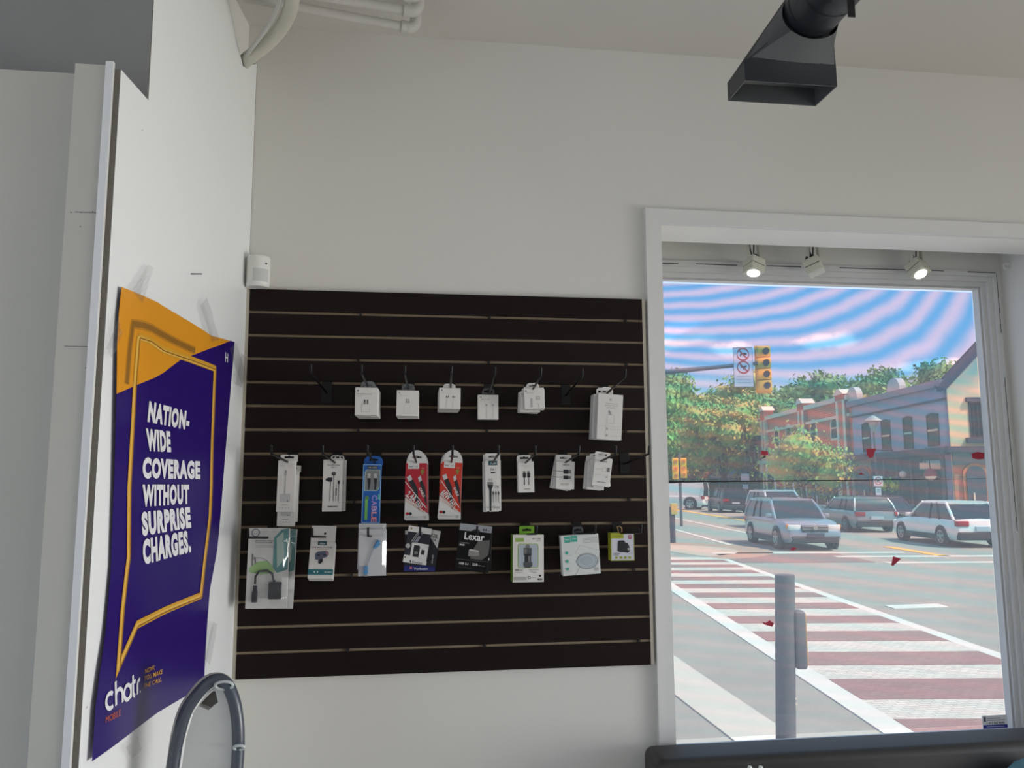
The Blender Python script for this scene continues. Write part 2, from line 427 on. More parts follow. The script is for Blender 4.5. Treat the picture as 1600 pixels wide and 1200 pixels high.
low = N(t, 'ShaderNodeMapRange'); lk(t, Y, low.inputs[0]); low.inputs[1].default_value = 260; low.inputs[2].default_value = 560
def cmix(f, a, b):
    n = N(t, 'ShaderNodeMix', data_type='RGBA'); lk(t, f, n.inputs[0])
    for i, v in ((6, a), (7, b)):
        if isinstance(v, tuple): n.inputs[i].default_value = (*v, 1)
        else: lk(t, v, n.inputs[i])
    return n.outputs[2]
c1 = cmix(wave(ph1), (.16, .50, .74), (.96, .68, .74))
c2 = cmix(wave(ph2), (.52, .78, .74), (.97, .74, .66))
c3 = cmix(wave(ph2), (.73, .745, .72), (.80, .735, .72))
colr = cmix(low.outputs[0], cmix(up_.outputs[0], c1, c2), c3)
tr = N(t, 'ShaderNodeBsdfTransparent'); lk(t, colr, tr.inputs[0])
df = N(t, 'ShaderNodeBsdfTranslucent'); df.inputs[0].default_value = (.8, .8, .82, 1)
q = N(t, 'ShaderNodeMixShader'); q.inputs[0].default_value = .15; lk(t, tr.outputs[0], q.inputs[1]); lk(t, df.outputs[0], q.inputs[2])
o_ = N(t, 'ShaderNodeOutputMaterial'); lk(t, q.outputs[0], o_.inputs[0])
film_m = m
YF = YG - .004
zt = U(1300, 450.5, YF).z; zb = U(1300, 1144, YF).z; xr = U(1524, 760, YF).x
P = U(1522, 456, YF); Q = U(1567, 1130, YF); xr = (P.x + Q.x) / 2
zs = U(1300, 751, YF).z
mb = MB(); mb.add([(fx0 + .06, YF, zb), (xr, YF, zb), (xr, YF, zt), (fx0 + .06, YF, zt)], [(0, 1, 2, 3)], film_m); mb.build('film', win, label='see-through film with faint coloured bands', recalc=False)
mb = MB()
zl = U(1036, 753, YF).z
mb.add([(fx0 + .06, YF - .001, zl - .0055), (1.03, YF - .001, zl - .0055), (1.03, YF - .001, zl + .0055), (fx0 + .06, YF - .001, zl + .0055)], [(0, 1, 2, 3)], black)
zr_ = U(1520, 748, YF).z
mb.add([(1.03, YF - .001, zl - .0036), (1.55, YF - .001, zs - .002), (xr, YF - .001, zr_ - .0006), (xr, YF - .001, zr_ + .0006), (1.55, YF - .001, zs + .002), (1.03, YF - .001, zl + .0036)], [(0, 1, 4, 5), (1, 2, 3, 4)], black)
mb.build('film_seam', win, label='dark overlapping seam of the film', recalc=False)
# cracks where the frame meets the bay wall
mb = MB()
for (a, b, c, d) in ((1033, 411, 1060, 412), (1087, 412, 1152, 414.5), (1198, 415, 1252, 416.5), (1312, 418, 1418, 421), (1447, 422, 1475, 423.5), (1512, 424.5, 1556, 426.5)):
    P, Q = U(a, b, 2.937), U(c, d, 2.937); mb.box((P.x, 2.9372, P.z - .0022), (Q.x, 2.9378, P.z + .0012), dkp)
for (a, b, c, d) in ((1557, 428, 1566, 520), (1570, 590, 1586, 830)):
    P, Q = U(a, b, 2.937), U(c, d, 2.937); mb.box((P.x - .0012, 2.9372, Q.z), (P.x + .0012, 2.9378, P.z), dkp)
mb.build('caulk_gap', win, label='dark gap along the frame edge')
# scraps of red decal and tiny nicks left on the film
redd = M('red_decal', (176, 42, 66), .6)
def scrap(pts, label, extra=None):
    mb = MB(); mb.plate([(U(x, y, YF).x, U(x, y, YF).z) for x, y in pts], lambda u, v, d: Vector((u, YF - .0022 + d, v)), -.0008, .0008, redd)
    if extra: mb.plate([(U(x, y, YF).x, U(x, y, YF).z) for x, y in extra], lambda u, v, d: Vector((u, YF - .0022 + d, v)), -.0008, .0008, dkp)
    tag(mb.build('decal_scrap'), label, 'sticker', 'red decal scraps on the window film')
scrap([(1189, 704), (1199, 705), (1200, 711), (1194, 712), (1189, 710)], 'small red decal scrap with a black speck beneath it, in front of the street tree', [(1189, 716), (1195, 712), (1197, 714), (1192, 716)])
scrap([(1353, 701), (1369, 701), (1366, 706), (1364, 714), (1358, 716), (1355, 712)], 'red decal scrap below the second-storey windows of the blue-grey building')
scrap([(1517, 709), (1527, 706), (1537, 708), (1537, 717), (1528, 718), (1519, 716)], 'red decal scrap nearest the right edge of the window')
scrap([(1340, 742), (1345, 738.5), (1351, 743), (1346, 741.5)], 'tiny curved red decal scrap over the arched door')
scrap([(1395, 869), (1407, 873), (1395, 884), (1392, 883)], 'pointed red decal scrap over the road beside the white car')
scrap([(1190, 971), (1196, 973), (1202, 969), (1209, 974), (1206, 979), (1198, 977), (1193, 975)], 'ragged red decal scrap over the crosswalk left of the grey post')
scrap([(1233, 858), (1240, 855), (1245, 857), (1238, 860)], 'tiny red decal scrap under the front of the silver suv')
# small card stuck on the glass, bottom right corner
SL = [U(1533, 1118, YF), U(1572.5, 1116, YF), U(1574, 1137.5, YF), U(1535, 1139, YF)]
x0, x1, z1, z0 = SL[3].x, SL[2].x, SL[0].z, SL[3].z
def ST(u, v, d): return Vector((x0 + (x1 - x0) * u, YF - .003 + d, z0 + (z1 - z0) * v))
mb = MB(); mb.plate([(0, 0), (1, 0), (1, 1), (0, 1)], ST, -.001, .001, M('grey_sticker', (238, 238, 240), .5))
mb.plate([(.02, .04), (.99, .04), (.99, .30), (.02, .30)], ST, -.0016, None, M('navy', (40, 40, 150), .5))
mb.plate([(.05, .55), (.13, .55), (.13, .9), (.05, .9)], ST, -.0016, None, M('slate', (80, 82, 100), .5))
put_text(mb, '1 877 963 8646', (.17, .36), (.7, .0), (0, .16), ST, -.0018, dkp, .01)
for k, (a, b) in enumerate(((.17, .9), (.17, .72))): mb.plate([(a, .62 + k * .14), (b, .62 + k * .14), (b, .66 + k * .14), (a, .66 + k * .14)], ST, -.0016, None, greyp)
mb.plate([(.14, .13), (.86, .13), (.86, .2), (.14, .2)], ST, -.0019, None, M('pale_print', (170, 172, 210), .5))
tag(mb.build('window_sticker'), 'grey and navy contact sticker in the bottom right corner of the window', 'sticker')
# white eye hook on the bay jamb
P = U(1566, 412, 2.90)
mb = MB(); mb.tube([(2.47, 2.90, P.z), (2.452, 2.90, P.z)], .006, white_pl); mb.tube([(2.452 + .011 * cos(a), 2.90, P.z - .011 + .011 * sin(a)) for a in [k * pi / 6 for k in range(13)]], .003, white_pl, 6)
tag(mb.build('eye_hook'), 'small white eye hook on the right jamb of the window bay', 'hook')

# ================================================================== spotlights in the bay
bulb = emit('lit_lamp', (1, .97, .9), 6.)
cream = M('cream_metal', (205, 203, 186), .4)
def spotlight(px, py, rot, lit, label):
    y = 2.872; P = U(px, py, y)
    r = thing('spotlight', label, 'spotlight', (P.x, y, 2.56), group='spotlights in the window bay')
    z = P.z - 2.56
    mb = MB(); mb.tube([(0, 0, 0), (0, 0, -.012)], .03, cream, 16); mb.build('mount', r, local=True, smooth=True)
    mb = MB(); mb.box((-.0225, -.010, z + .01), (-.0195, .010, -.01), cream); mb.box((.0195, -.010, z + .01), (.0225, .010, -.01), cream); mb.box((-.0225, -.010, -.016), (.0225, .010, -.011), cream); mb.build('bracket', r, local=True)
    mb = MB(); mb.tube([(-.006, 0, -.012), (-.014, .008, -.05), (-.008, .01, z * .6), (0, .006, z + .03)], .0025, black, 6); mb.tube([(.006, 0, -.012), (.010, .012, -.06), (.004, .01, z + .03)], .0025, black, 6); mb.build('cable', r, local=True, smooth=True)
    R = Matrix.Translation((0, 0, z)) @ Euler([radians(a) for a in rot]).to_matrix().to_4x4()
    mb = MB()
    mb.rbox((-.031, -.031, -.004), (.031, .031, .026), .003, cream, R); mb.rbox((-.031, -.031, -.036), (.031, .031, -.006), .003, cream, R)
    mb.box((-.0295, -.0295, -.0065), (.0295, .0295, -.0035), dkp, R)
    mb.build('lamp_head', r, local=True)
    mb = MB(); rg = [[R @ Vector((q * cos(2 * pi * k / 20), q * sin(2 * pi * k / 20), h)) for k in range(20)] for q, h in ((.021, .024), (.021, .035), (.012, .048))]
    mb.loft(rg, dkp); mb.build('socket', r, local=True, smooth=True)
    mb = MB(); mb.disc(R @ Vector((0, 0, -.0366)), R.to_3x3() @ Vector((0, 0, -1)), .024, bulb if lit else cream, 20); mb.build('lamp', r, local=True, label='glowing lamp face' if lit else None)
spotlight(1178, 415, (-14, 17, 12), True, 'leftmost cream square spotlight hanging in the window bay, tilted down left')
spotlight(1271, 415, (-6, -20, -38), False, 'middle cream square spotlight turned sideways with its dark cable visible')
spotlight(1433, 419, (-32, 12, 18), True, 'rightmost cream square spotlight with its glowing lamp face turned to the room')

# ================================================================== slatwall
PX0, PX1, PZ0, PZ1 = -.5057, .8023, .9634, 2.1826
PIT = (PZ1 - PZ0) / 16
lam = M('espresso_laminate', (25, 13, 11), .5, var=.12, scale=14, spec=.2)
core = M('slat_groove_core', (150, 132, 108), .8, var=.06)
sw = thing('slatwall', 'dark brown slatwall display board mounted on the back wall', 'slatwall', ((PX0 + PX1) / 2, YW, PZ0))
mb = MB(); mb.box((PX0 - .004, YP + .009, PZ0 + .001), (PX1 + .004, YW - .001, PZ1 + .001), core)
mb.build('backing_board', sw)
mb = MB()
for k in range(16):
    zt_ = PZ1 - k * PIT - (.0045 if k else 0); zb_ = PZ1 - (k + 1) * PIT + (.0045 if k < 15 else 0)
    mb.rbox((PX0, YP, zb_), (PX1, YP + .010, zt_), .0012, lam, seg=2)
mb.build('slat_face', sw)
for x, lab in ((PX0 - .0115, 'left'), (PX1 + .0005, 'right')):
    mb = MB(); mb.box((x, YP + .002, PZ0 + .001), (x + .0105, YW - .0015, PZ1), M('edge_moulding', (186, 178, 162), .6)); mb.build('edge_strip', sw)
for k, px in ((1, (561, 765, 980)), (3, (559, 764, 980)), (6, (557, 761, 981)), (9, (553, 760, 984)), (12, (551, 757, 989)), (15, (548, 757, 994))):
    z = PZ1 - k * PIT
    for q in px:
        x = U(q, 600 if k < 5 else 800, YP).x
        mb = MB(); mb.disc((x, YP + .005, z), (0, 1, 0), .0048, black, 10, .009); mb.build('screw', sw)

# hooks -------------------------------------------------------------
HD = Vector((-sin(radians(2.6)), -cos(radians(2.6)), tan(radians(3.8)))).normalized()
HL = .315
def make_hook():
    r = thing('slatwall_hook', 'h', 'hook', (0, 0, 0), group='black hooks on the slatwall')
    mb = MB(); mb.rbox((-.016, -.003, -.066), (.016, -.0005, .003), .0008, blackmet, seg=1); mb.box((-.016, -.003, .0), (.016, .006, .0035), blackmet)
    mb.build('backplate', r, local=True)
    z = Vector((0, -.003, -.033)); e = z + HD * HL
    mb = MB(); mb.tube([z, z + HD * (HL - .012), e, e + Vector((0, -.004, .010)), e + Vector((0, -.007, .024))], .0033, blackmet, 10)
    mb.build('prong', r, local=True, smooth=True)
    return r
HOOK0 = make_hook(); HOOKS = {}
ROWZ = [PZ1 - 4 * PIT, PZ1 - 7 * PIT, PZ1 - 10 * PIT]
VP = (690., 840.)
BENDS = [[485, 564.5, 632.5, 705.4, 774, 846.3, 911.5, 979.5], [424, 504, 574, 646, 707, 779.4, 837, 906, 964, 1016], [388.7, 488, 575, 656.4, 745.6, 839, 931, 1003.4]]
ROWPY = [613, 716.5, 828]
HLAB = [['empty black hook at the left end of the top hook row', 'black hook holding the stack of plug adapter boxes', 'black hook holding the second stack of small white boxes, top row', 'black hook holding the neat stack of white cable boxes', 'black hook holding the single white box in the top row', 'black hook holding the fanned white boxes in the top row', 'empty black hook just left of the tall white charger box', 'black hook holding the tall white charger boxes'],
        ['black hook holding the long white adapter boxes', 'black hook holding the white earphone boxes', 'black hook holding the blue cable box', 'black hook holding the crimson cable packs', 'black hook holding the orange-red cable packs', 'black hook holding the narrow white three-cable boxes', 'black hook holding the lone white box with two black plugs', 'black hook holding the white boxes with two horizontal cables', 'black hook holding the fan of white cable boxes, middle row', 'empty black hook at the right end of the middle hook row'],
        ['black hook holding the clear adapter bags', 'black hook holding the teal-banded car player box', 'black hook holding the clear bags with blue lamp', 'black hook holding the memory card packs', 'black hook holding the black flash drive packs', 'black hook holding the green-edged charger box', 'black hook holding the wireless charger box', 'black hook holding the small yellow-trimmed box']]
first = True
for r in range(3):
    for i, bx in enumerate(BENDS[r]):
        rx = VP[0] + (bx - VP[0]) / 1.143
        x = U(rx, ROWPY[r], YP).x
        h = HOOK0 if first else dup(HOOK0)
        first = False
        h.location = (x, YP, ROWZ[r]); h['label'] = HLAB[r][i]
        HOOKS[(r, i)] = h
# ================================================================== packages on the hooks
class Art:
    def __init__(s, mb, w, h, d=-.0004): s.mb = mb; s.w = w; s.h = h; s.d = d
    def mp(s, u, v, d): return Vector((-s.w / 2 + u * s.w, d, s.h * (1 - v)))
    def nx(s): s.d -= .00006; return s.d
    def poly(s, pts, mat): s.mb.plate(pts, s.mp, s.nx(), None, mat)
    def rect(s, u0, v0, u1, v1, mat): s.poly([(u0, v0), (u1, v0), (u1, v1), (u0, v1)], mat)
    def circ(s, u, v, r, mat, n=18, ry=None): s.poly([(u + r * cos(2 * pi * k / n), v + (ry or r * s.w / s.h) * sin(2 * pi * k / n)) for k in range(n)], mat)
    def ringc(s, u, v, r, wd, mat, n=20, ry=None):
        put_line(s.mb, [((u + r * cos(2 * pi * k / n)) * s.w, (v + (ry or r * s.w / s.h) * sin(2 * pi * k / n)) * s.h) for k in range(n)], wd * s.w, lambda x, y, d: s.mp(x / s.w, y / s.h, d), s.nx(), mat, True)
    def line(s, pts, wd, mat, closed=False): put_line(s.mb, [(u * s.w, v * s.h) for u, v in pts], wd * s.w, lambda x, y, d: s.mp(x / s.w, y / s.h, d), s.nx(), mat, closed)
    def text(s, t, u, v, w, ch, mat, bold=0., shear=0., ang=0.):
        # base-left (u, v), width w and cap height ch in fractions of width / height; ang turns clockwise
        a = radians(ang); ex = Vector((cos(a), sin(a))) * w * s.w; ey = Vector((sin(a), -cos(a))) * ch * s.h
        put_text(s.mb, t, (u, v), (ex.x / s.w, ex.y / s.h), (ey.x / s.w, ey.y / s.h), s.mp, s.nx(), mat, bold, shear)
def pose(quad, d):
    P = [U(x, y, YP - d) for x, y in quad]
    w = ((P[1] - P[0]).length + (P[2] - P[3]).length) / 2; h = ((P[0] - P[3]).length + (P[1] - P[2]).length) / 2
    ex = (P[1] - P[0]) + (P[2] - P[3]); ez = (P[0] - P[3]) + (P[1] - P[2])
    roll = (atan2(ex.z, ex.x) + atan2(-ez.x, ez.z)) / 2
    return (P[2] + P[3]) / 2, w, h, roll
TAB_N = {}
def pkg(name, label, cat, quad, d, th, body, art=None, tab=None, tabmat=None, behind=(), group=None, bevel=.0012, labels=(), slot=True, tilt=0., tabround=.3, bodyfn=None, extra=None, taby=None, gap=.0015):
    base, w, h, roll = pose(quad, d)
    r = thing(name, label, cat, base, rot=(tilt, -roll, 0), group=group)
    mb = MB()
    if bodyfn: bodyfn(mb, w, h, th)
    else: mb.rbox((-w / 2, 0, 0), (w / 2, th, h), min(bevel, th * .4), body, seg=2)
    if art: art(Art(mb, w, h))
    mb.build('box' if th > .006 else 'card', r, local=True)
    if tab:
        x0, y0, x1, y1 = tab
        A, B = U(x0, y0, YP - d), U(x1, y1, YP - d)
        k = Matrix.Rotation(roll, 2)
        a = Vector((A.x - base.x, A.z - base.z)) @ Matrix.Rotation(roll, 2).transposed() if False else Vector((cos(roll) * (A.x - base.x) + sin(roll) * (A.z - base.z), -sin(roll) * (A.x - base.x) + cos(roll) * (A.z - base.z)))
        b = Vector((cos(roll) * (B.x - base.x) + sin(roll) * (B.z - base.z), -sin(roll) * (B.x - base.x) + cos(roll) * (B.z - base.z)))
        tw = b.x - a.x; t0 = h - .003; t1 = max(a.y, h + .008); rr = min(tabround * tw, (t1 - t0) * .8)
        o = [(a.x, t0), (b.x, t0)] + arc(b.x - rr, t1 - rr, rr, 0, 90, 5) + arc(a.x + rr, t1 - rr, rr, 90, 180, 5)
        cx, cz = (a.x + b.x) / 2, (h + t1) / 2 + .001; sw_, sh = min(.014, tw * .33), min(.0032, (t1 - h) * .25)
        hs = [[(cx - sw_, cz - sh), (cx - sw_, cz + sh), (cx - .004, cz + sh), (cx, cz + sh * 1.9), (cx + .004, cz + sh), (cx + sw_, cz + sh), (cx + sw_, cz - sh)]] if slot else []
        ty = th if taby is None else taby
        mb = MB(); mb.plate(o, lambda u, v, dd: Vector((u, dd, v)), ty - .0012, ty - .0004, tabmat or body, holes=hs)
        mb.build('hang_tab', r, local=True)
    if extra: extra(r, w, h)
    out = [r]
    for i, (dx, dz, dr) in enumerate(behind):
        c = dup(r, base + Vector((dx, (i + 1) * (th + gap), dz)), (tilt, -(roll + radians(dr)), 0))
        c['label'] = labels[i] if i < len(labels) else label
        out.append(c)
    return out
Wt = paper
smoke = clear('smoky_tab', (.45, .45, .47), .08, .25, hazecol=(.25, .25, .27))
frost = clear('frosted_tab', (.6, .62, .63), .1, .3, hazecol=(.4, .42, .44))
O3 = ['directly behind the front one', 'third from the front', 'fourth from the front', 'rearmost']
def stack(base, n): return ['%s, %s of the stack' % (base, ('second from front', 'third from front', 'fourth from front', 'fifth from front')[i]) if i < n - 1 else '%s, rearmost of the stack' % base for i in range(n)]
# ---- top row
def fruit(a, u, v, s, m):            # small dark round mark with a nick and a leaf
    a.circ(u, v, s, m, 12); a.circ(u + s * .95, v - s * .1 * a.w / a.h, s * .34, Wt, 8); a.line([(u, v - s * 1.15 * a.w / a.h), (u + s * .35, v - s * 1.75 * a.w / a.h)], s * .35, m)
def a_plug(a):
    fruit(a, .12, .12, .035, dkp); a.text('20W USB Power Adapter', .08, .25, .66, .035, greyp, .01); a.text('Adaptateur', .08, .32, .24, .03, greyp)
    a.rect(.30, .60, .66, .88, lgrey); a.rect(.31, .607, .65, .873, Wt)
    for u in (.40, .53): a.rect(u, .44, u + .055, .60, dkp); a.rect(u - .005, .53, u + .06, .60, greyp)
pkg('adapter_box', 'white plug adapter box at the front of the five-box stack, two prongs printed', 'box', [(555, 605), (591, 606), (589.3, 648.8), (554.4, 648.8)], .165, .024, Wt, a_plug, (563, 594, 586, 605), frost, [(.001, -.001, -.5), (.003, -.001, .5), (.003, -.001, -.5), (.005, -.001, .5)], 'white plug adapter boxes on one hook', labels=stack('white plug adapter box in the five-box stack', 4))
def a_small(a):
    fruit(a, .12, .10, .03, dkp); a.text('USB-C', .1, .19, .14, .028, greyp); a.rect(.1, .225, .52, .232, lgrey)
    for u in (.42, .53): a.rect(u, .34, u + .05, .41, greyp); a.rect(u + .01, .42, u + .06, .49, greyp); a.rect(u + .012, .355, u + .038, .40, Wt)
    a.line([(.35, .55), (.35, .9), (.62, .9), (.62, .55)], .006, lgrey)
pkg('adapter_box', 'white box with two tiny plugs printed, front of the second stack in the top row', 'box', [(620.3, 609.4), (655, 610.3), (653, 650), (619.2, 650)], .125, .026, Wt, a_small, (628, 598, 648, 609), frost, [(.002, -.002, 0), (.004, -.003, 1)], 'small white boxes of the second top-row stack', labels=['white box just behind the front of the second top-row stack', 'white box at the back of the second top-row stack'])
def a_cable(a):
    fruit(a, .12, .12, .032, dkp); a.text('USB-C', .1, .22, .13, .03, greyp); a.rect(.1, .27, .58, .277, lgrey)
    for u in (.32, .62):
        a.rect(u, .38, u + .05, .48, greyp); a.rect(u + .08, .38, u + .12, .48, greyp); a.line([(u + .05, .48), (u + .03, .6), (u + .03, .72), (u, .98)], .012, lgrey)
pkg('cable_box', 'white cable box at the front of the neat four-box stack with white tab', 'box', [(686.7, 606), (720.6, 606), (719, 639), (686.2, 638.6)], .135, .030, Wt, a_cable, (693, 597.6, 713, 605.5), Wt, [(.0, 0, 0), (.001, 0, 0), (.0, -.001, 0)], 'white cable boxes in the neat four-box stack', labels=stack('white cable box in the neat four-box stack', 3))
def a_cable2(a):
    fruit(a, .14, .10, .032, dkp); a.text('USB-C to Cable', .13, .2, .42, .03, greyp); a.rect(.13, .235, .3, .242, lgrey)
    for u in (.36, .68):
        a.rect(u, .38, u + .10, .46, lgrey); a.line([(u + .05, .46), (u + .07, .7), (u + .05, .98)], .012, lgrey)
pkg('cable_box', 'single white square box hanging from a smoky tab in the top row', 'box', [(747.4, 616.8), (779.6, 616.8), (778.7, 655), (746.8, 655.6)], .045, .024, Wt, a_cable2, (754, 605, 774, 616.8), smoke)
def a_fan(a):
    fruit(a, .1, .14, .032, dkp); a.text('USB-C Adapter', .1, .25, .4, .035, greyp, .01); a.rect(.58, .40, .78, .58, lgrey)
    for k in range(4): a.rect(.60, .415 + k * .04, .76, .43 + k * .04, Wt)
    a.rect(.32, .50, .40, .92, lgrey); a.line([(.6, .76), (.68, .76), (.7, .95)], .012, greyp)
pkg('adapter_box', 'white box at the front of the fanned top-row boxes', 'box', [(819.3, 606.6), (849.8, 605.4), (852, 637.7), (819.5, 639.8)], .115, .020, Wt, a_fan, (823, 597.5, 844, 606), Wt, [(.002, -.001, -3), (-.008, -.007, -2), (-.012, -.008, -5)], 'fanned white boxes in the top row', labels=['white box second in the fanned top-row boxes, peeking out at right', 'white box third in the fanned top-row boxes, slipped to the left', 'white box rearmost in the fanned top-row boxes, farthest left'])
def a_tall(a):
    a.rect(.46, .10, .54, .145, lgrey)
    for k, (u0, u1) in enumerate(((.30, .78), (.27, .80), (.36, .70))): a.text(('Charge Accessory', '20W Power Adapter kit', 'with cable set')[k], u0, .22 + k * .045, u1 - u0, .022, greyp)
    a.rect(.44, .36, .48, .42, greyp); a.rect(.50, .38, .54, .44, greyp); a.rect(.45, .43, .56, .46, lgrey)
    a.line([(.38, .46), (.66, .46), (.68, .64), (.40, .64)], .008, lgrey, True); a.line([(.06, .71), (.94, .71)], .005, lgrey)
    for v in (.74, .88): a.rect(.36, v, .44, v + .05, lgrey); a.text('accessory pack', .52, v + .04, .38, .02, lgrey)
pkg('charger_box', 'tall white charger box, front of two, nearest the window on the top row', 'box', [(937.9, 615), (976.8, 617.3), (970.8, 687), (932, 687)], .10, .045, Wt, a_tall, (944, 601.5, 963, 614), Wt, [(-.004, .003, 0)], 'tall white charger boxes', labels=['tall white charger box behind the front one, nearest the window on the top row'])
# ---- middle row
def a_dong(a):
    a.text('Adapter USB-C Female', .12, .075, .75, .014, lgrey); a.text('Adapter', .12, .115, .28, .014, greyp)
    a.ringc(.62, .11, .05, .012, lgrey); a.ringc(.78, .11, .05, .012, lgrey)
    a.rect(.40, .22, .52, .30, lgrey); a.rect(.42, .20, .50, .23, greyp); a.line([(.46, .30), (.45, .65)], .045, lgrey)
    a.rect(.22, .655, .76, .80, lgrey); a.rect(.25, .662, .74, .795, M('cool_grey', (196, 196, 194), .5)); a.rect(.6, .775, .66, .79, dkp)
    a.rect(.3, .86, .66, .868, greyp)
    for k in range(4): a.circ(.2 + k * .17, .92, .035, lgrey, 10)
pkg('adapter_box', 'long white adapter box in front, dongle printed, first filled hook of the middle row', 'box', [(435.3, 719.3), (463.3, 719.3), (458.7, 800), (431.3, 800)], .085, .020, Wt, a_dong, (437, 710, 464, 719.5), Wt, tabround=.06, behind=[(.000, -.044, 0), (.005, -.032, 0)], group='long white adapter boxes', labels=['long white adapter box sticking out lowest behind the front one', 'long white adapter box at the back, slipped to the right'])
def a_ear(a):
    a.text('Earphones', .22, .115, .62, .035, greyp, .01); a.text('USB-C', .4, .16, .28, .025, greyp)
    a.circ(.55, .27, .11, dkp); a.circ(.55, .26, .06, greyp); a.line([(.56, .30), (.55, .80)], .03, dkp)
    a.circ(.22, .385, .075, dkp); a.rect(.26, .345, .48, .425, dkp); a.line([(.40, .42), (.38, .80)], .03, dkp)
    a.rect(.76, .40, .87, .47, dkp); a.line([(.82, .47), (.81, .80)], .03, dkp); a.line([(.70, .48), (.68, .80)], .02, greyp); a.rect(.665, .55, .72, .70, dkp)
    a.text('SAMSUNG', .28, .915, .5, .025, dkp, .03); a.rect(.84, .82, .94, .828, greyp)
pkg('earphone_box', 'white earphone box in front with black earbuds printed', 'box', [(504.4, 718), (534.7, 718.7), (534, 799.3), (502.7, 799.3)], .060, .022, Wt, a_ear, (516, 711, 532, 718.5), Wt, [(.009, .0, 0)], 'white earphone boxes', labels=['white earphone box behind the printed front one, edge showing at right'])
blue = M('print_blue', (18, 92, 176), .4); teal_b = M('print_teal_blue', (20, 130, 190), .4)
grn = M('print_green', (120, 190, 80), .5); rainbow = [M('letter_lilac', (150, 150, 220), .5), M('letter_violet', (176, 150, 214), .5), M('letter_rose', (206, 170, 214), .5), M('letter_pink', (226, 160, 178), .5), M('letter_salmon', (240, 150, 150), .5)]
def a_blue(a):
    a.line([(.03, .012), (.97, .012), (.97, .988), (.03, .988)], .03, M('pale_blue', (150, 200, 230), .5), True)
    a.rect(.24, .03, .78, .085, dkp); a.text('USB CABLE', .28, .073, .46, .028, lgrey, .02)
    o = [(.12, .14), (.20, .10), (.90, .10), (.90, .40), (.80, .45), (.12, .45)]
    a.poly(o, M('photo_grey', (120, 122, 124), .5)); a.line(o, .025, M('pale_green', (190, 225, 200), .5), True)
    for u in (.32, .66): a.rect(u - .06, .16, u + .10, .24, lgrey); a.poly([(u - .07, .24), (u + .12, .24), (u + .10, .33), (u + .05, .44), (u - .01, .44), (u - .03, .33)], dkp)
    a.rect(.17, .60, .32, .94, grn); a.circ(.27, .575, .10, grn); a.circ(.27, .575, .07, dkp); a.circ(.27, .575, .035, grn)
    for k, c in enumerate('CABLE'): a.text(c, .54, .525 + k * .093, .085 * a.h / a.w, .28 * a.w / a.h, rainbow[k], .03, ang=90)
    a.text('USB', .86, .51, .085 * a.h / a.w, .13 * a.w / a.h, M('mint', (120, 220, 180), .5), .03, ang=90)
pkg('cable_box', 'tall blue cable box with rainbow vertical lettering', 'box', [(567.3, 724.7), (596.7, 725.3), (593.3, 818), (564.4, 818)], .085, .024, blue, a_blue, (568.5, 712, 598, 725.3), blue)
crim = M('print_crimson', (176, 24, 44), .5); orr = M('print_orange_red', (202, 52, 34), .5)
oliv = M('print_olive', (140, 130, 60), .5); card_w = M('card_white', (222, 220, 216), .5)
def red_card(mat, head):
    def f(a):
        a.poly([(.03, .0), (.93, .0), (.985, .88), (.02, .56)], mat); a.poly([(.02, .16), (.93, .16), (.985, .89), (.015, .60)], mat)
        a.rect(.12, .0, .60, .10, card_w); a.text('hoco', .16, .075, .17, .04, dkp, .02); a.rect(.35, .02, .36, .085, lgrey); a.text('X58', .40, .075, .14, .03, greyp)
        a.text('1.0m', .68, .10, .15, .022, M('peach', (230, 180, 150), .5)); a.circ(.74, .15, .08, oliv, 8); a.rect(.71, .165, .78, .21, oliv)
        for (u, v, s, L) in ((.17, .26, 1.15, .58), (.62, .27, .8, .48)):
            a.poly([(u - .08 * s, v - .01), (u + .06 * s, v - .05), (u + .13 * s, v + .03), (u - .01 * s, v + .07)], M('plug_metal', (200, 196, 196), .4))
            a.poly([(u + .0 * s, v + .07), (u + .15 * s, v + .03), (u + .32 * s, v + .18), (u + .42 * s, v + L), (u + .36 * s, v + L - .02), (u + .16 * s, v + .22)], dkp)
        a.line([(.02, .33), (.93, .80)], .03, card_w); a.line([(.02, .57), (.93, .90)], .03, card_w)
        a.text(head.split()[0], .04, .575, .46, .11, card_w, .03, ang=37); a.text(head.split()[1], .45, .715, .36, .075, card_w, .03, ang=37); a.text('Explosion-proof', .07, .68, .9, .05, M('print_peach', (238, 190, 170), .5), .01, ang=32)
        a.text('CABLE', .60, .45, .42, .045, card_w, .03, ang=64)
        a.circ(.13, .895, .065, crim); a.circ(.26, .895, .065, dkp); a.rect(.05, .95, .78, .957, lgrey); a.rect(.05, .965, .6, .97, lgrey); a.rect(.84, .93, .93, .98, lgrey)
    return f
def arch_body(mb, w, h, th):
    o = [(-w * .5, 0), (w * .5, 0), (w * .44, h)] + [(w * .44 * cos(radians(k * 9)), h + w * .56 * sin(radians(k * 9))) for k in range(1, 20)] + [(-w * .44, h)]
    c = h + w * .26; s = w * .2
    mb.plate(o, lambda u, v, d: Vector((u, d, v)), 0, th, card_w, holes=[[(-s, c - .003), (-s, c + .003), (-.004, c + .003), (0, c + .007), (.004, c + .003), (s, c + .003), (s, c - .003)]])
pkg('cable_pack', 'crimson cable pack with arched white top reading 2.4A fast', 'cable pack', [(634.4, 723.8), (668, 723.8), (670, 811.9), (630, 811.9)], .068, .012, card_w, red_card(crim, '2.4A FAST'), bodyfn=arch_body, behind=[(.004, -.003, 0)], group='crimson cable packs', labels=['crimson cable pack hidden behind the one reading 2.4A fast'])
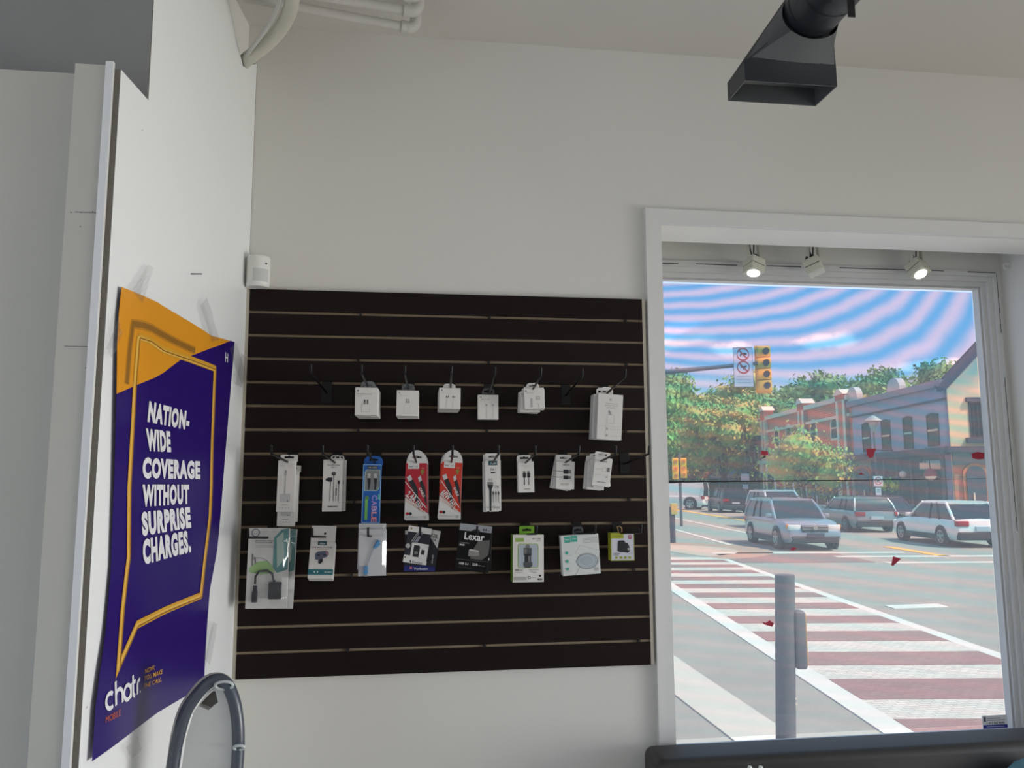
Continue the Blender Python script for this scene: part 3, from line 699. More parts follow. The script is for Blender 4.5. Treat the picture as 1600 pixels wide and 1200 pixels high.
pkg('cable_pack', 'orange-red tilted cable pack with arched white top reading 60W fast', 'cable pack', [(691, 722), (722.5, 723), (720.6, 811.9), (682, 808)], .075, .012, card_w, red_card(orr, '60W FAST'), bodyfn=arch_body, behind=[(.003, -.004, 3)], group='orange-red cable packs', labels=['orange-red cable pack behind the tilted one reading 60W fast'])
tealp = M('print_dark_teal', (24, 84, 92), .5)
def a_3in1(a):
    a.rect(.22, .01, .78, .10, tealp); a.text('Alison', .32, .078, .4, .045, card_w, .02, .3)
    a.text('3 in 1', .34, .205, .34, .05, dkp, .02); a.rect(.36, .235, .64, .258, dkp)
    for k in range(3): a.rect(.22 + k * .09, .36, .27 + k * .09, .41, lgrey)
    a.rect(.15, .43, .50, .49, greyp); a.poly([(.14, .49), (.51, .49), (.40, .58), (.37, 1.0), (.27, 1.0), (.26, .58)], dkp)
    a.text('2.4A', .60, .54, .28, .045, greyp, .02); a.rect(.6, .555, .88, .561, lgrey)
    for u in (.50, .67, .84): a.rect(u - .03, .61, u + .03, .635, greyp); a.poly([(u - .05, .635), (u + .05, .635), (u + .015, .70), (u + .01, .84), (u - .01, .84), (u - .015, .70)], dkp)
    a.text('for', .08, .945, .16, .05, greyp); a.text('Charger', .44, .945, .5, .05, greyp)
pkg('cable_box', 'narrow white three-in-one cable box in front with teal logo', 'box', [(758.8, 719.4), (783.8, 718.8), (783, 798), (758.8, 799)], .055, .020, Wt, a_3in1, (758.9, 708, 782.6, 719.4), Wt, [(-.005, -.003, 0)], 'narrow white three-in-one cable boxes', labels=['narrow white three-in-one cable box behind the front one, edge showing at left'], tabround=.06)
def a_two(a):
    a.text('USB-C to USB-C', .28, .15, .46, .03, lgrey); a.text('Cable 1m', .4, .21, .24, .025, lgrey)
    for u in (.40, .66): a.rect(u - .07, .31, u + .07, .37, greyp); a.rect(u - .09, .37, u + .10, .52, dkp); a.line([(u, .52), (u, .76)], .045, dkp)
    a.text('SAMSUNG', .36, .905, .38, .032, greyp, .03)
pkg('cable_box', 'lone white cable box with two black upright plugs printed', 'box', [(809.8, 721.8), (835, 720.3), (835, 769), (809.8, 769.8)], .050, .026, Wt, a_two, (808.8, 710.8, 832.6, 721), Wt, tabround=.2)
def a_horiz(a):
    a.text('SAMSUNG', .36, .14, .36, .035, dkp, .03)
    for v, k in ((.36, 1), (.57, .85)): a.line([(-.0, v), (.42, v)], .025, dkp); a.rect(.40, v - .065 * k, .66, v + .085 * k, dkp); a.rect(.66, v - .05 * k, .80, v + .07 * k, greyp)
    a.text('USB CABLE', .25, .83, .46, .04, greyp, .01); a.rect(.27, .86, .68, .87, lgrey)
pkg('cable_box', 'white cable box in front with two horizontal black cables printed', 'box', [(869.5, 721), (898.8, 721), (896.8, 764.8), (869, 763.8)], .062, .016, Wt, a_horiz, (870.6, 710, 894.5, 720.5), Wt, [(-.008, -.001, -5), (-.013, -.001, -9)], 'white boxes with two horizontal cables', tabround=.1, labels=['white horizontal-cable box second in its stack, swung to the left', 'white horizontal-cable box rearmost in its stack, swung farthest left'])
def a_grey(a):
    a.text('SAMSUNG', .30, .15, .40, .04, dkp, .03); a.line([(0, .44), (.5, .40)], .012, lgrey); a.line([(.5, .34), (.72, .34), (.72, .48), (.5, .48)], .012, lgrey, True); a.rect(.76, .33, .90, .48, greyp)
    a.line([(0, .62), (.8, .60), (.8, .67)], .012, lgrey); a.rect(.7, .66, .82, .675, dkp); a.text('USB CABLE', .26, .88, .5, .04, greyp, .02)
pkg('cable_box', 'white cable box at the front of the middle-row fan, tilted clockwise', 'box', [(931, 714), (957.7, 716.5), (952.7, 761.5), (924.5, 757.5)], .105, .016, Wt, a_grey, (932, 704.5, 955, 715.5), Wt, [(.008, -.003, 12), (-.010, -.012, 4), (-.016, -.012, 1)], 'fan of white cable boxes, middle row', tabround=.1, labels=['white cable box second in the middle-row fan, corner showing at right', 'white cable box third in the middle-row fan, slipped left', 'white cable box rearmost in the middle-row fan, farthest left'])
# ---- bottom row
bagm = clear('clear_bag', (.86, .87, .88), .13, .34, .12, (.62, .62, .63)); bag2 = clear('clear_bag_front', (.96, .96, .96), .07, .02, .08)
lgreen = M('mint_green_insert', (150, 190, 120), .5); tealc = M('teal_insert', (80, 140, 140), .5)
def a_bag(a):
    a.ringc(.17, .06, .09, .02, M('stamp_blue', (70, 80, 120), .5)); a.text('Type-C', .10, .075, .14, .016, M('stamp_blue', (70, 80, 120), .5))
    a.text('Lightning Phone Adapter', .16, .165, .46, .016, dkp, .01); a.text('Rechargeable & HDMI', .18, .19, .40, .016, dkp, .01)
    for k in range(2): a.rect(.18, .215 + k * .02, .62, .222 + k * .02, lgrey)
    a.poly([(.62, .12), (.80, .02), (.97, .0), (.98, .52), (.72, .56), (.62, .5)], tealc); a.poly([(.68, .13), (.84, .05), (.88, .4), (.72, .5)], M('pale_mint', (176, 200, 190), .5))
    a.poly([(.05, .50), (.25, .42), (.48, .41), (.60, .47), (.66, .56), (.35, .58), (.05, .55)], lgreen)
    a.line([(.12, .32), (.12, .47)], .04, greyp); a.line([(.18, .36), (.20, .44)], .03, greyp)
    a.line([(.14, .38), (.3, .37), (.46, .40), (.55, .45)], .008, dkp)
    a.line([(.05, .93), (.95, .93)], .006, card_w)
def x_adapter(r, w, h):
    mb = MB(); k = lambda u, v: Vector((-w / 2 + u * w, -.006, h * (1 - v)))
    a = k(.22, .82); mb.rbox((a.x - .008, -.011, a.z - .024), (a.x + .008, -.001, a.z + .010), .002, dkp); mb.rbox((a.x - .006, -.009, a.z + .010), (a.x + .006, -.002, a.z + .026), .002, dkp)
    b = k(.70, .78); mb.rbox((b.x - .019, -.012, b.z - .024), (b.x + .019, -.001, b.z + .026), .003, dkp)
    mb.tube([a + Vector((0, 0, .03)), k(.22, .6), k(.30, .54), k(.5, .53), k(.62, .57), k(.66, .66), b + Vector((0, 0, .03))], .0034, dkp, 8); mb.build('cable_adapter', r, local=True, smooth=35)
    fm_ = MB(); vs = []; nx, nz = 8, 14
    random.seed(3)
    for i in range(nx + 1):
        for j in range(nz + 1):
            ed = i in (0, nx) or j in (0, nz); vs.append((-w / 2 + w * i / nx, -.001 if ed else -.014 - random.random() * .005, h * j / nz))
    fm_.add(vs, [(i * (nz + 1) + j, (i + 1) * (nz + 1) + j, (i + 1) * (nz + 1) + j + 1, i * (nz + 1) + j + 1) for i in range(nx) for j in range(nz)], bag2); fm_.build('clear_front', r, local=True, smooth=True)
pkg('adapter_bag', 'clear bag of black cable adapter in front, green and teal insert, bottom row far left', 'bag', [(388, 824.7), (450.7, 825.3), (449.3, 951), (382, 950.7)], .075, .003, M('bag_card', (216, 215, 212), .35), a_bag, extra=x_adapter, behind=[(.014, -.004, -1)], gap=.021, group='clear adapter bags', labels=['clear adapter bag behind the front one, edge showing at right'])
def a_mp3(a):
    a.circ(.56, .15, .05, dkp); a.line([(.0, .19), (.55, .14)], .006, lgrey)
    a.rect(.30, .30, .66, .375, tealp); a.text('Alison', .36, .36, .24, .035, card_w, .02, .3)
    a.text('CAR MP3 PLAYER', .04, .43, .86, .026, greyp, .03); a.rect(.2, .45, .75, .457, M('orange_print', (200, 150, 110), .5))
    o = [(.22, .54), (.32, .50), (.66, .48), (.75, .50), (.78, .55), (.70, .60), (.38, .655), (.24, .65)]
    a.poly(o, M('player_grey', (90, 96, 118), .4)); a.poly([(.62, .485), (.74, .50), (.77, .55), (.70, .575)], M('player_rose', (170, 130, 140), .4))
    a.rect(.32, .55, .42, .58, dkp); a.rect(.48, .535, .52, .555, dkp); a.rect(.55, .555, .68, .575, dkp); a.poly([(.38, .655), (.54, .63), (.55, .69), (.46, .735), (.38, .72)], dkp)
    a.rect(.0, .835, 1., .935, M('print_teal', (32, 110, 118), .5)); a.text('BT-MP3', .66, .90, .28, .025, card_w, .02)
    for k in range(4): a.rect(.1 + k * .13, .87, .14 + k * .13, .90, card_w if k in (1, 2) else tealp)
pkg('car_player_box', 'white car player box with teal logo and teal band near its base', 'box', [(488.7, 820), (526.5, 818.7), (520.3, 903), (480, 904)], .11, .045, Wt, None, tilt=radians(-17), bodyfn=lambda mb, w, h, th: (mb.rbox((-w / 2, 0, 0), (w / 2, th, h * .70), .001, Wt, seg=1), mb.box((-w / 2, 0, h * .70), (w / 2, .0015, h), Wt), a_mp3(Art(mb, w, h))))
def a_lamp(a):
    for k in range(3): a.rect(.1, .10 + k * .025, .9, .106 + k * .025, lgrey)
def x_lamp(r, w, h):
    k = lambda u, v: Vector((-w / 2 + u * w, -.003, h * (1 - v))); mb = MB(); bl = M('sky_blue_plastic', (70, 140, 190), .35)
    mb.tube([k(.56, .40), k(.74, .24)], [.0045, .0055], bl, 8); mb.tube([k(.62, .38), k(.76, .30)], .004, bl, 8)
    mb.tube([k(.56, .40), k(.42, .62), k(.32, .80)], .0016, M('pale_stem', (176, 182, 190), .4), 6)
    a = k(.28, .87); mb.rbox((a.x - .007, -.006, a.z - .011), (a.x + .006, .0, a.z + .011), .001, bl); mb.box((a.x - .004, -.005, a.z - .018), (a.x + .003, -.001, a.z - .011), chrome); mb.build('usb_lamp', r, local=True, smooth=35)
    fm_ = MB(); vs = []; n = 7
    random.seed(5)
    for i in range(n + 1):
        for j in range(n + 1): ed = i in (0, n) or j in (0, n); vs.append((-w / 2 + w * i / n, -.001 if ed else -.008 - random.random() * .003, h * j / n))
    fm_.add(vs, [(i * (n + 1) + j, (i + 1) * (n + 1) + j, (i + 1) * (n + 1) + j + 1, i * (n + 1) + j + 1) for i in range(n) for j in range(n)], bag2); fm_.build('clear_front', r, local=True, smooth=True)
pkg('lamp_bag', 'clear bag in front with a small light blue usb lamp inside', 'bag', [(561.4, 827), (605.8, 827.6), (602.4, 898), (560.2, 901.8)], .225, .002, M('bag_sheet', (206, 206, 207), .3), a_lamp, extra=x_lamp, behind=[(-.004, .016, -1)], gap=.014, group='clear bags with blue lamp', labels=['clear bag behind the one showing the light blue usb lamp'])
navyb = M('print_navy', (24, 30, 110), .45); slateb = M('print_slate', (50, 48, 55), .5, spec=.25)
def a_verb(a):
    a.rect(0, .86, 1, 1, navyb); a.rect(0, 0, 1, .10, card_w); a.text('Verbatim', .32, .965, .45, .06, card_w, .02); a.rect(.18, .89, .26, .95, M('print_rose', (200, 110, 130), .5))
    a.text('MICRO SD', .80, .70, .22, .05, card_w, .02, ang=-90); a.rect(.9, .6, .93, .78, card_w)
pkg('memory_card_pack', 'navy-bottomed memory card pack at the back of the card stack', 'card pack', [(632, 829), (683, 829), (678, 892.6), (632.5, 892.6)], .175, .004, slateb, a_verb)
def a_128(a):
    a.poly([(.42, .0), (1, .02), (.96, .50), (.52, .12)], card_w); a.text('128', .66, .21, .22, .11, dkp, .03, ang=8); a.text('GB', .72, .30, .14, .06, dkp, .02, ang=8); a.rect(.84, .21, .93, .23, greyp)
    a.text('microSD', .86, .92, .32, .04, card_w, .02, ang=-90)
pkg('memory_card_pack', 'dark memory card pack reading 128 GB on its white corner, tilted clockwise', 'card pack', [(646, 822.5), (688, 829.5), (680, 886), (640, 880)], .192, .004, slateb, a_128)
def a_king(a):
    a.rect(0, 0, 1, .16, card_w); a.circ(.12, .07, .05, M('tan_print', (150, 140, 110), .5))
    a.poly([(.22, .5), (.50, .10), (.66, .14), (.42, .52)], M('print_mid_grey', (140, 140, 150), .4)); a.line([(.22, .42), (.45, .12)], .03, lgrey); a.line([(.30, .46), (.54, .14)], .03, dkp)
    a.rect(.26, .44, .98, .90, card_w); a.poly([(.36, .50), (.58, .50), (.62, .54), (.62, .82), (.36, .82)], dkp); a.text('SD', .42, .74, .14, .07, lgrey, .02); a.rect(.70, .60, .84, .73, dkp); a.circ(.10, .55, .10, lgrey)
    a.rect(0, .80, .28, .92, card_w); a.circ(.06, .86, .035, M('maroon_print', (110, 40, 50), .5)); a.rect(.0, .90, 1, 1, card_w); a.text('Kingston', .40, .985, .42, .06, dkp, .02); a.poly([(.28, .92), (.33, .92), (.36, .985), (.30, .985)], dkp)
pkg('memory_card_pack', 'front memory card pack with a black card on a white panel, tilted clockwise', 'card pack', [(639, 820.5), (672, 826.5), (667, 884), (628, 877)], .205, .004, slateb, a_king)
def a_lex(a):
    a.rect(0, 0, 1, .145, M('silver_print', (150, 152, 156), .35)); a.text('64', .72, .115, .13, .06, dkp, .03); a.text('GB', .87, .115, .08, .025, dkp); a.poly([(.36, .145), (.48, .09), (.62, .10), (.66, .145)], dkp)
    a.text('Lexar', .18, .33, .62, .155, card_w, .025); a.text('JUMPDRIVE', .06, .425, .3, .03, greyp, .01); a.text('M45', .06, .475, .15, .04, card_w, .03)
    a.poly([(.44, .62), (.62, .34), (.98, .30), (.98, .62), (.8, .74), (.44, .74)], M('sheen_grey', (92, 90, 88), .3)); a.poly([(.36, .56), (.68, .58), (.70, .66), (.36, .69)], M('drive_metal', (150, 146, 142), .3, metal=.4)); a.poly([(.36, .56), (.68, .58), (.66, .545), (.40, .53)], M('drive_shine', (190, 186, 180), .3))
    a.line([(0, .77), (1, .77)], .006, greyp); a.text('USB 3.1', .11, .875, .28, .045, card_w, .03); a.rect(.455, .80, .46, .89, greyp); a.text('250', .52, .875, .16, .05, card_w, .03); a.text('MB/s read', .69, .875, .22, .02, lgrey); a.rect(.1, .93, .5, .945, slateb)
nearblk = M('pack_black', (10, 10, 12), .5, spec=.2)
pkg('flash_drive_pack', 'black flash drive pack at the back with teal and maroon edge', 'card pack', [(714, 820.5), (764, 824), (767, 894), (716, 888)], .205, .006, nearblk, lambda a: (a.rect(0, 0, .2, .06, tealc), a.rect(0, .10, .16, .42, M('maroon', (110, 24, 40), .4)), a.line([(.03, .06), (.07, .1), (.12, .05)], .02, card_w)))
pkg('flash_drive_pack', 'black flash drive pack second in its stack with a pale round spot', 'card pack', [(718, 819), (769, 825), (763, 896), (712, 890)], .225, .006, nearblk, lambda a: a.circ(.94, .70, .045, card_w))
pkg('flash_drive_pack', 'front black flash drive pack with silver band and big white lettering', 'card pack', [(719.7, 817), (770, 823.6), (760.7, 893.4), (710.7, 891)], .245, .006, nearblk, a_lex)
limeg = M('lime_green', (112, 164, 42), .4)
def a_car(a):
    a.rect(.08, .07, .36, .15, M('pale_lime', (150, 180, 90), .5)); a.text('BH-768', .64, .10, .26, .03, greyp, .01); a.text('38W', .76, .14, .14, .025, greyp)
    o = [(p[0], p[1]) for p in rrect(.18, .20, .82, .70, .05)]
    a.poly(o, M('window_blue_grey', (178, 186, 196), .2)); a.line(o, .022, M('pale_lime', (150, 180, 90), .5), True)
    a.circ(.48, .25, .07, greyp); a.rect(.35, .28, .61, .44, M('gunmetal', (80, 84, 90), .3)); a.rect(.37, .30, .45, .42, greyp); a.rect(.38, .40, .59, .62, dkp); a.rect(.5, .45, .56, .6, greyp); a.poly([(.34, .58), (.63, .58), (.63, .66), (.56, .70), (.40, .70), (.34, .66)], M('gunmetal', (80, 84, 90), .3))
    a.text('38W', .08, .765, .13, .04, M('brown_print', (110, 100, 80), .5), .03); a.rect(.22, .735, .33, .765, lgrey); a.rect(.08, .79, .33, .80, lgrey)
    for k in range(3): a.rect(.52 + k * .03, .74 + k * .03, .84 - k * .04, .747 + k * .03, greyp)
    a.rect(.04, .89, .44, .96, lgrey); a.rect(.50, .88, .57, .94, dkp); a.rect(.515, .895, .555, .925, Wt); a.rect(.59, .90, .76, .907, greyp); a.circ(.88, .87, .035, dkp)
    for k in range(6): a.rect(.80 + k * .027, .925, .815 + k * .027, .965, dkp)
def b_car(mb, w, h, th):
    mb.rbox((-w / 2, .0006, 0), (w / 2, th, h), .001, limeg, seg=1); mb.box((-w / 2 + .0003, 0, .0003), (w / 2, .0007, h), Wt); mb.box((w / 2 - .0001, .0, .0), (w / 2 + .0004, th, h), Wt); mb.box((-w / 2, .0007, -.0004), (w / 2, th, .0002), Wt)
pkg('car_charger_box', 'white car charger box with lime green side and lime hang tab', 'box', [(801.8, 836), (850, 834.9), (849.6, 909), (801, 909.7)], .085, .05, limeg, a_car, (811.4, 822, 835, 835.5), limeg, bodyfn=b_car, tabround=.1, taby=.004)
mint = M('mint_teal', (70, 170, 150), .5); pale = M('pale_paper', (214, 218, 214), .45)
def a_wl(a):
    a.rect(.09, .03, .25, .18, mint); a.rect(.26, .02, .43, .17, mint); a.text('hoco', .11, .12, .12, .045, pale, .02); a.text('CW6', .29, .11, .11, .04, pale, .01)
    for k in range(4): a.rect(.58 - .02 * (k % 2), .10 + k * .033, .97, .11 + k * .033, lgrey)
    a.line([(.35, .45), (.50, .26), (1.0, .42), (.98, .70), (.45, .50)], .008, lgrey); a.line([(.35, .45), (1., .62)], .006, lgrey)
    a.circ(.66, .67, .27, M('pad_grey', (170, 182, 188), .4), 28, ry=.185); a.ringc(.66, .67, .28, .012, greyp, 28, ry=.19); a.ringc(.64, .66, .2, .008, pale, 24, ry=.13); a.ringc(.62, .655, .12, .006, lgrey, 24, ry=.08)
    a.line([(.45, .82), (.36, .96), (.30, .99)], .012, lgrey)
    for v in (.43, .64, .83): a.circ(.13, v, .04, mint, 12); a.rect(.09, v + .06, .26, v + .067, lgrey)
    a.circ(.90, .88, .05, lgrey, 10)
pkg('wireless_charger_box', 'white wireless charger box with mint squares, tilted anticlockwise', 'box', [(876.3, 837), (934.8, 833.8), (938.7, 895.6), (880, 900.7)], .075, .032, pale, a_wl, (897, 824, 915, 837), smoke)
yell = M('acid_yellow', (168, 172, 48), .45)
def a_yel(a):
    a.line([(.01, .012), (.99, .012), (.99, .988), (.01, .988)], .02, yell, True); a.rect(.0, .02, .55, .20, yell); a.text('POWER BRICK', .10, .14, .40, .05, M('olive_text', (90, 92, 40), .5), .01)
    a.ringc(.82, .15, .075, .03, M('rose_ring', (170, 60, 90), .5)); a.rect(.80, .12, .84, .19, M('rose_ring', (170, 60, 90), .5))
    a.poly([(.30, .30), (.36, .27), (.56, .27), (.62, .35), (.72, .38), (.80, .52), (.80, .66), (.70, .72), (.58, .70), (.36, .69), (.27, .64)], dkp); a.circ(.75, .58, .05, lgrey)
    for k in range(3): a.rect(.10, .72 + k * .035, .40 - .04 * k, .735 + k * .035, greyp)
    a.rect(.72, .74, .94, .76, lgrey)
    for k in range(4): a.circ(.22 + k * .19, .88, .055, yell, 10); a.circ(.22 + k * .19, .88, .022, M('olive_text', (90, 92, 40), .5), 8)
    a.rect(.1, .945, .9, .955, yell)
def b_yel(mb, w, h, th):
    mb.rbox((-w / 2, .0006, 0), (w / 2, th, h), .001, yell, seg=1); mb.box((-w / 2 + .0003, 0, .0003), (w / 2, .0007, h), M('print_white_blue', (206, 208, 216), .5))
def x_yel(r, w, h):
    mb = MB(); mb.tube([(-.008, .02, h), (-.010, .018, h + .012), (-.013, .016, h + .019), (-.004, .014, h + .020), (.002, .014, h + .013), (.001, .012, h)], .0016, M('twine', (196, 160, 110), .8), 6); mb.build('twine_loop', r, local=True, smooth=True)
pkg('plug_box', 'small square box with acid yellow edges hanging by a twine loop', 'box', [(955, 833.2), (991, 832), (991.6, 876), (955, 876.5)], .06, .04, yell, a_yel, bodyfn=b_yel, extra=x_yel)
# ================================================================== poster on the left wall
purple = M('poster_purple', (40, 18, 104), .3, var=.04, scale=4); orange = M('poster_orange', (226, 152, 38), .32, var=.03, scale=4)
oshade = M('poster_print_brown', (150, 104, 40), .35, var=.02); ogold = M('poster_print_gold', (214, 158, 52), .35); olight = M('poster_print_pale_gold', (232, 186, 90), .35); odk = M('poster_print_dark_gold', (150, 106, 40), .35)
pwhite = M('poster_print_white', (232, 230, 232), .4); ored = M('poster_print_red_orange', (196, 92, 50), .4)
def wave_off(t, z):
    # sheet lifts a few mm off the board in soft vertical folds
    return .0035 + .0028 * (1 + sin(t * 13 + 1.2 * sin(z * 3.1))) + .0016 * (1 + sin(z * 11 + t * 5))
def PM(u, v, d): return LW(u, v, wave_off(u, v) + d)
def PP(*pts): return [LWP(x, y) for x, y in pts]
out_px = [(183.4, 448.3), (215, 461), (244.4, 473.8), (247, 476), (270, 489), (295.4, 505), (323.7, 524.8), (363.4, 534.2), (357, 600), (351, 680), (343.4, 760), (333, 859), (322, 921.4), (317.7, 994.8), (314, 1060.8), (285.4, 1086.5), (241.4, 1114), (190, 1150.7), (135, 1190), (140.5, 1104.8), (148, 1050), (157, 994.8), (163, 940), (168, 884.7), (171.7, 760), (174.4, 615.5), (176, 540), (179, 490)]
def diced(outer, d, mat, mb, step=.03):
    bm = bmesh.new(); tris = tessellate_polygon([[Vector((p[0], p[1], 0)) for p in outer]])
    vs = [bm.verts.new((p[0], p[1], 0)) for p in outer]
    for t in tris:
        try: bm.faces.new([vs[i] for i in t])
        except ValueError: pass
    for ax in (0, 1):
        lo = min(p[ax] for p in outer); hi = max(p[ax] for p in outer); n = int((hi - lo) / step)
        for k in range(1, n + 1):
            co = [0, 0, 0]; co[ax] = lo + (hi - lo) * k / (n + 1); no = [0, 0, 0]; no[ax] = 1
            bmesh.ops.bisect_plane(bm, geom=bm.verts[:] + bm.edges[:] + bm.faces[:], plane_co=co, plane_no=no)
    bm.verts.index_update()
    mb.add([PM(v.co.x, v.co.y, d) for v in bm.verts], [[v.index for v in f.verts] for f in bm.faces], mat); bm.free()
mb = MB()
out = PP(*out_px); diced(out, 0, purple, mb)
diced(PP((183.4, 448.3), (215, 461), (244.4, 473.8), (247, 476), (270, 489), (295.4, 505), (323.7, 524.8), (356, 532.6), (320, 545), (278.4, 563), (252, 582), (235.9, 590), (204, 602), (174.4, 615.5), (176, 540), (179, 490)), .0006, orange, mb)
def pline(pts, w, mat, d):
    P = PP(*pts); Q = [P[0]]
    for a, b in zip(P, P[1:]):
        n = max(1, int(hypot(b[0] - a[0], b[1] - a[1]) / .03)); Q += [(a[0] + (b[0] - a[0]) * k / n, a[1] + (b[1] - a[1]) * k / n) for k in range(1, n + 1)]
    put_line(mb, Q, w, PM, d, mat)
pline([(190, 600), (194.5, 550), (200.5, 506), (216, 508), (233, 513.5), (240, 518), (300, 548)], .022, M('poster_print_soft_brown', (192, 130, 42), .35), .0010)
pline([(190, 600), (194.5, 550), (200.5, 506), (216, 508), (233, 513.5), (240, 518), (300, 548)], .013, oshade, .0012)
fr_px = [(209, 526), (228, 532), (249, 546), (290, 560), (328.8, 576), (327, 650), (323, 760), (320.3, 807.7), (313, 870), (307.4, 930.6), (250, 956), (206.6, 976.4), (175.4, 1042.5), (184, 950), (193.7, 870), (193.7, 815), (193.4, 760), (196.5, 690), (201.8, 601.4), (209, 526)]
pline(fr_px, .018, ogold, .0014); pline([(x - 1, y + 1) for x, y in fr_px], .0075, olight, .0017); pline([(x + 2.2, y + 1.8) for x, y in fr_px], .0035, odk, .0018)
def ptext(s, bl, br, tl, mat, bold=.0, shear=.0):
    o = Vector(LWP(*bl)); ex = Vector(LWP(*br)) - o; ey = Vector(LWP(*tl)) - o
    put_text(mb, s, o, ex, ey, PM, .002, mat, bold, shear)
for s, bl, br, tl in (('NATION-', (221, 656.6), (291, 670), (224.5, 627)), ('WIDE', (219.4, 702), (261.4, 704.2), (218, 670)), ('COVERAGE', (212.6, 745.3), (306.7, 746.5), (213, 715)),
                      ('WITHOUT', (213, 789.3), (290, 785), (212.8, 757.5)), ('SURPRISE', (214, 835.2), (292.8, 822), (211.5, 801)), ('CHARGES.', (216.5, 880), (292.8, 860), (213.9, 844))):
    ptext(s, bl, br, tl, pwhite, .06, 0)
ptext('NOW,', (220, 1052.4), (237, 1046), (219.4, 1045.2), ogold, .012, .2); ptext('YOU MAKE', (218.7, 1063.7), (249.8, 1052.4), (218.7, 1056.2), ogold, .012, .2); ptext('THE CALL.', (217.2, 1076.2), (247.8, 1064.3), (217.8, 1068.8), ogold, .012, .2)
ptext('MOBILE', (154.5, 1130), (178, 1117.5), (154.5, 1119.5), ored, 0, 0); ptext('H', (345.5, 565), (350, 566.5), (346, 550), pwhite, .01)
# word mark in round monoline letters: c h a t r .
o = Vector(LWP(155.4, 1110)); ex = (Vector(LWP(210.5, 1083)) - o) / 4.7; ey = (Vector(LWP(155, 1086)) - o)
def cw(pts, w=.0085): put_line(mb, [o + ex * x + ey * y for x, y in pts], w, PM, .002, pwhite)
cw(arc(.5, .5, .5, 50, 310)); cw([(1.22, 1.62), (1.22, 0)]); cw(arc(1.66, .56, .44, 180, 0) + [(2.10, 0)])
cw(arc(2.82, .5, .5, 20, 340)); cw([(3.32, 1.0), (3.32, 0)]); cw([(3.66, 1.5), (3.66, .35)] + arc(3.98, .32, .32, 180, 265, 6)); cw([(3.5, 1.0), (4.05, 1.0)]); cw([(4.34, 0), (4.34, .6)] + arc(4.72, .6, .38, 180, 80, 6))
mb.plate([(o + ex * x + ey * y)[:] for x, y in ((4.72, 0), (4.86, 0), (4.86, .14), (4.72, .14))], PM, .002, None, pwhite)
mb.mats[0] = purple
post = mb.build('poster', loc=LW(-.55, 1.02, .004), smooth=30)
tag(post, 'purple and orange nationwide coverage poster taped to the white left wall', 'poster')
tape = clear('clear_tape', (.92, .92, .92), .12, .03, .12, (.8, .8, .8))
def tape_piece(pts):
    mb = MB(); P = PP(*pts); n = 6; random.seed(len(pts) + int(pts[0][0]))
    vs = []
    for i in range(n + 1):
        for j in range(n + 1):
            a = i / n; b = j / n
            u = (P[0][0] * (1 - a) + P[1][0] * a) * (1 - b) + (P[3][0] * (1 - a) + P[2][0] * a) * b
            v = (P[0][1] * (1 - a) + P[1][1] * a) * (1 - b) + (P[3][1] * (1 - a) + P[2][1] * a) * b
            vs.append(PM(u, v, .003 + random.random() * .0022))
    mb.add(vs, [(i * (n + 1) + j, (i + 1) * (n + 1) + j, (i + 1) * (n + 1) + j + 1, i * (n + 1) + j + 1) for i in range(n) for j in range(n)], tape)
    t = mb.build('tape', post, label='wrinkled clear tape')
tape_piece([(197, 452), (222, 414), (231, 418), (214, 474)]); tape_piece([(305, 478), (314, 464), (334, 530), (322, 534)]); tape_piece([(158, 545), (176, 492), (182, 520), (166, 562)])
tape_piece([(352, 545), (364, 535), (382, 592), (372, 600)]); tape_piece([(312, 1030), (326, 970), (334, 976), (322, 1040)]); tape_piece([(282, 1086), (310, 1062), (316, 1072), (292, 1096)]); tape_piece([(186, 1168), (206, 1150), (214, 1172), (196, 1186)])
tape_piece([(362, 600), (372, 552), (380, 560), (374, 606)])
P = LWP(298, 428); Q = LWP(314, 428)
mb = MB(); mb.tube([LW(P[0], P[1], .002), LW(Q[0], Q[1], .002)], .0016, dkp, 6); mb.tube([LW(P[0], P[1], .002), LW(P[0], P[1], -.004)], .001, dkp, 6); mb.tube([LW(Q[0], Q[1], .002), LW(Q[0], Q[1], -.004)], .001, dkp, 6)
tag(mb.build('staple'), 'thin dark staple in the white left wall above the poster', 'staple')
# scuffs of the white board
mb = MB()
for (x, y, w, h) in ((222, 203, 2, .002), (350, 430, 8, .0008), (150, 1115, 5, .003), (135, 1105, 3, .003)):
    a, b = LWP(x, y); mb.plate([(a - .004, b - h), (a + .004, b - h * .4), (a + .003, b + h)], LM, -.0004, None, lgrey)
tag(mb.build('trim_scuff_marks'), kind='structure')

# ================================================================== motion sensor in the corner
cx, cy = -.476, 2.575
P = U(401, 445, 2.56); z0, z1 = P.z, U(401, 399, 2.56).z
r = thing('motion_sensor', 'white corner motion sensor above the slatwall panel', 'motion sensor', (cx, cy, z0))
def prof(k): return [(-.036, .035), (.036, .035)] + [(.036 * cos(a) * k, -.032 * sin(a) * k + .004) for a in [pi * i / 14 for i in range(15)]]
Rz = Matrix.Rotation(radians(22), 4, 'Z')
mb = MB(); n_ = len(prof(1))
rings = [[Rz @ Vector((x * s, (y - .03) * s + .03, z)) for x, y in prof(1)] for s, z in ((.90, -.004), (.97, .0), (1, .006), (1, z1 - z0 - .004), (.95, z1 - z0))]
mb.loft(rings, white_pl); mb.build('housing', r, local=True, smooth=35)
mb = MB(); lensm = M('sensor_lens', (205, 205, 202), .25)
rings = [[Rz @ Vector((.0365 * cos(a), -.0325 * sin(a) + .004, z)) for a in [radians(45 + 7 * i) for i in range(13)]] for z in (.010, .052)]
mb.loft(rings, lensm, caps=False, closed=False); mb.build('lens', r, local=True, smooth=True)
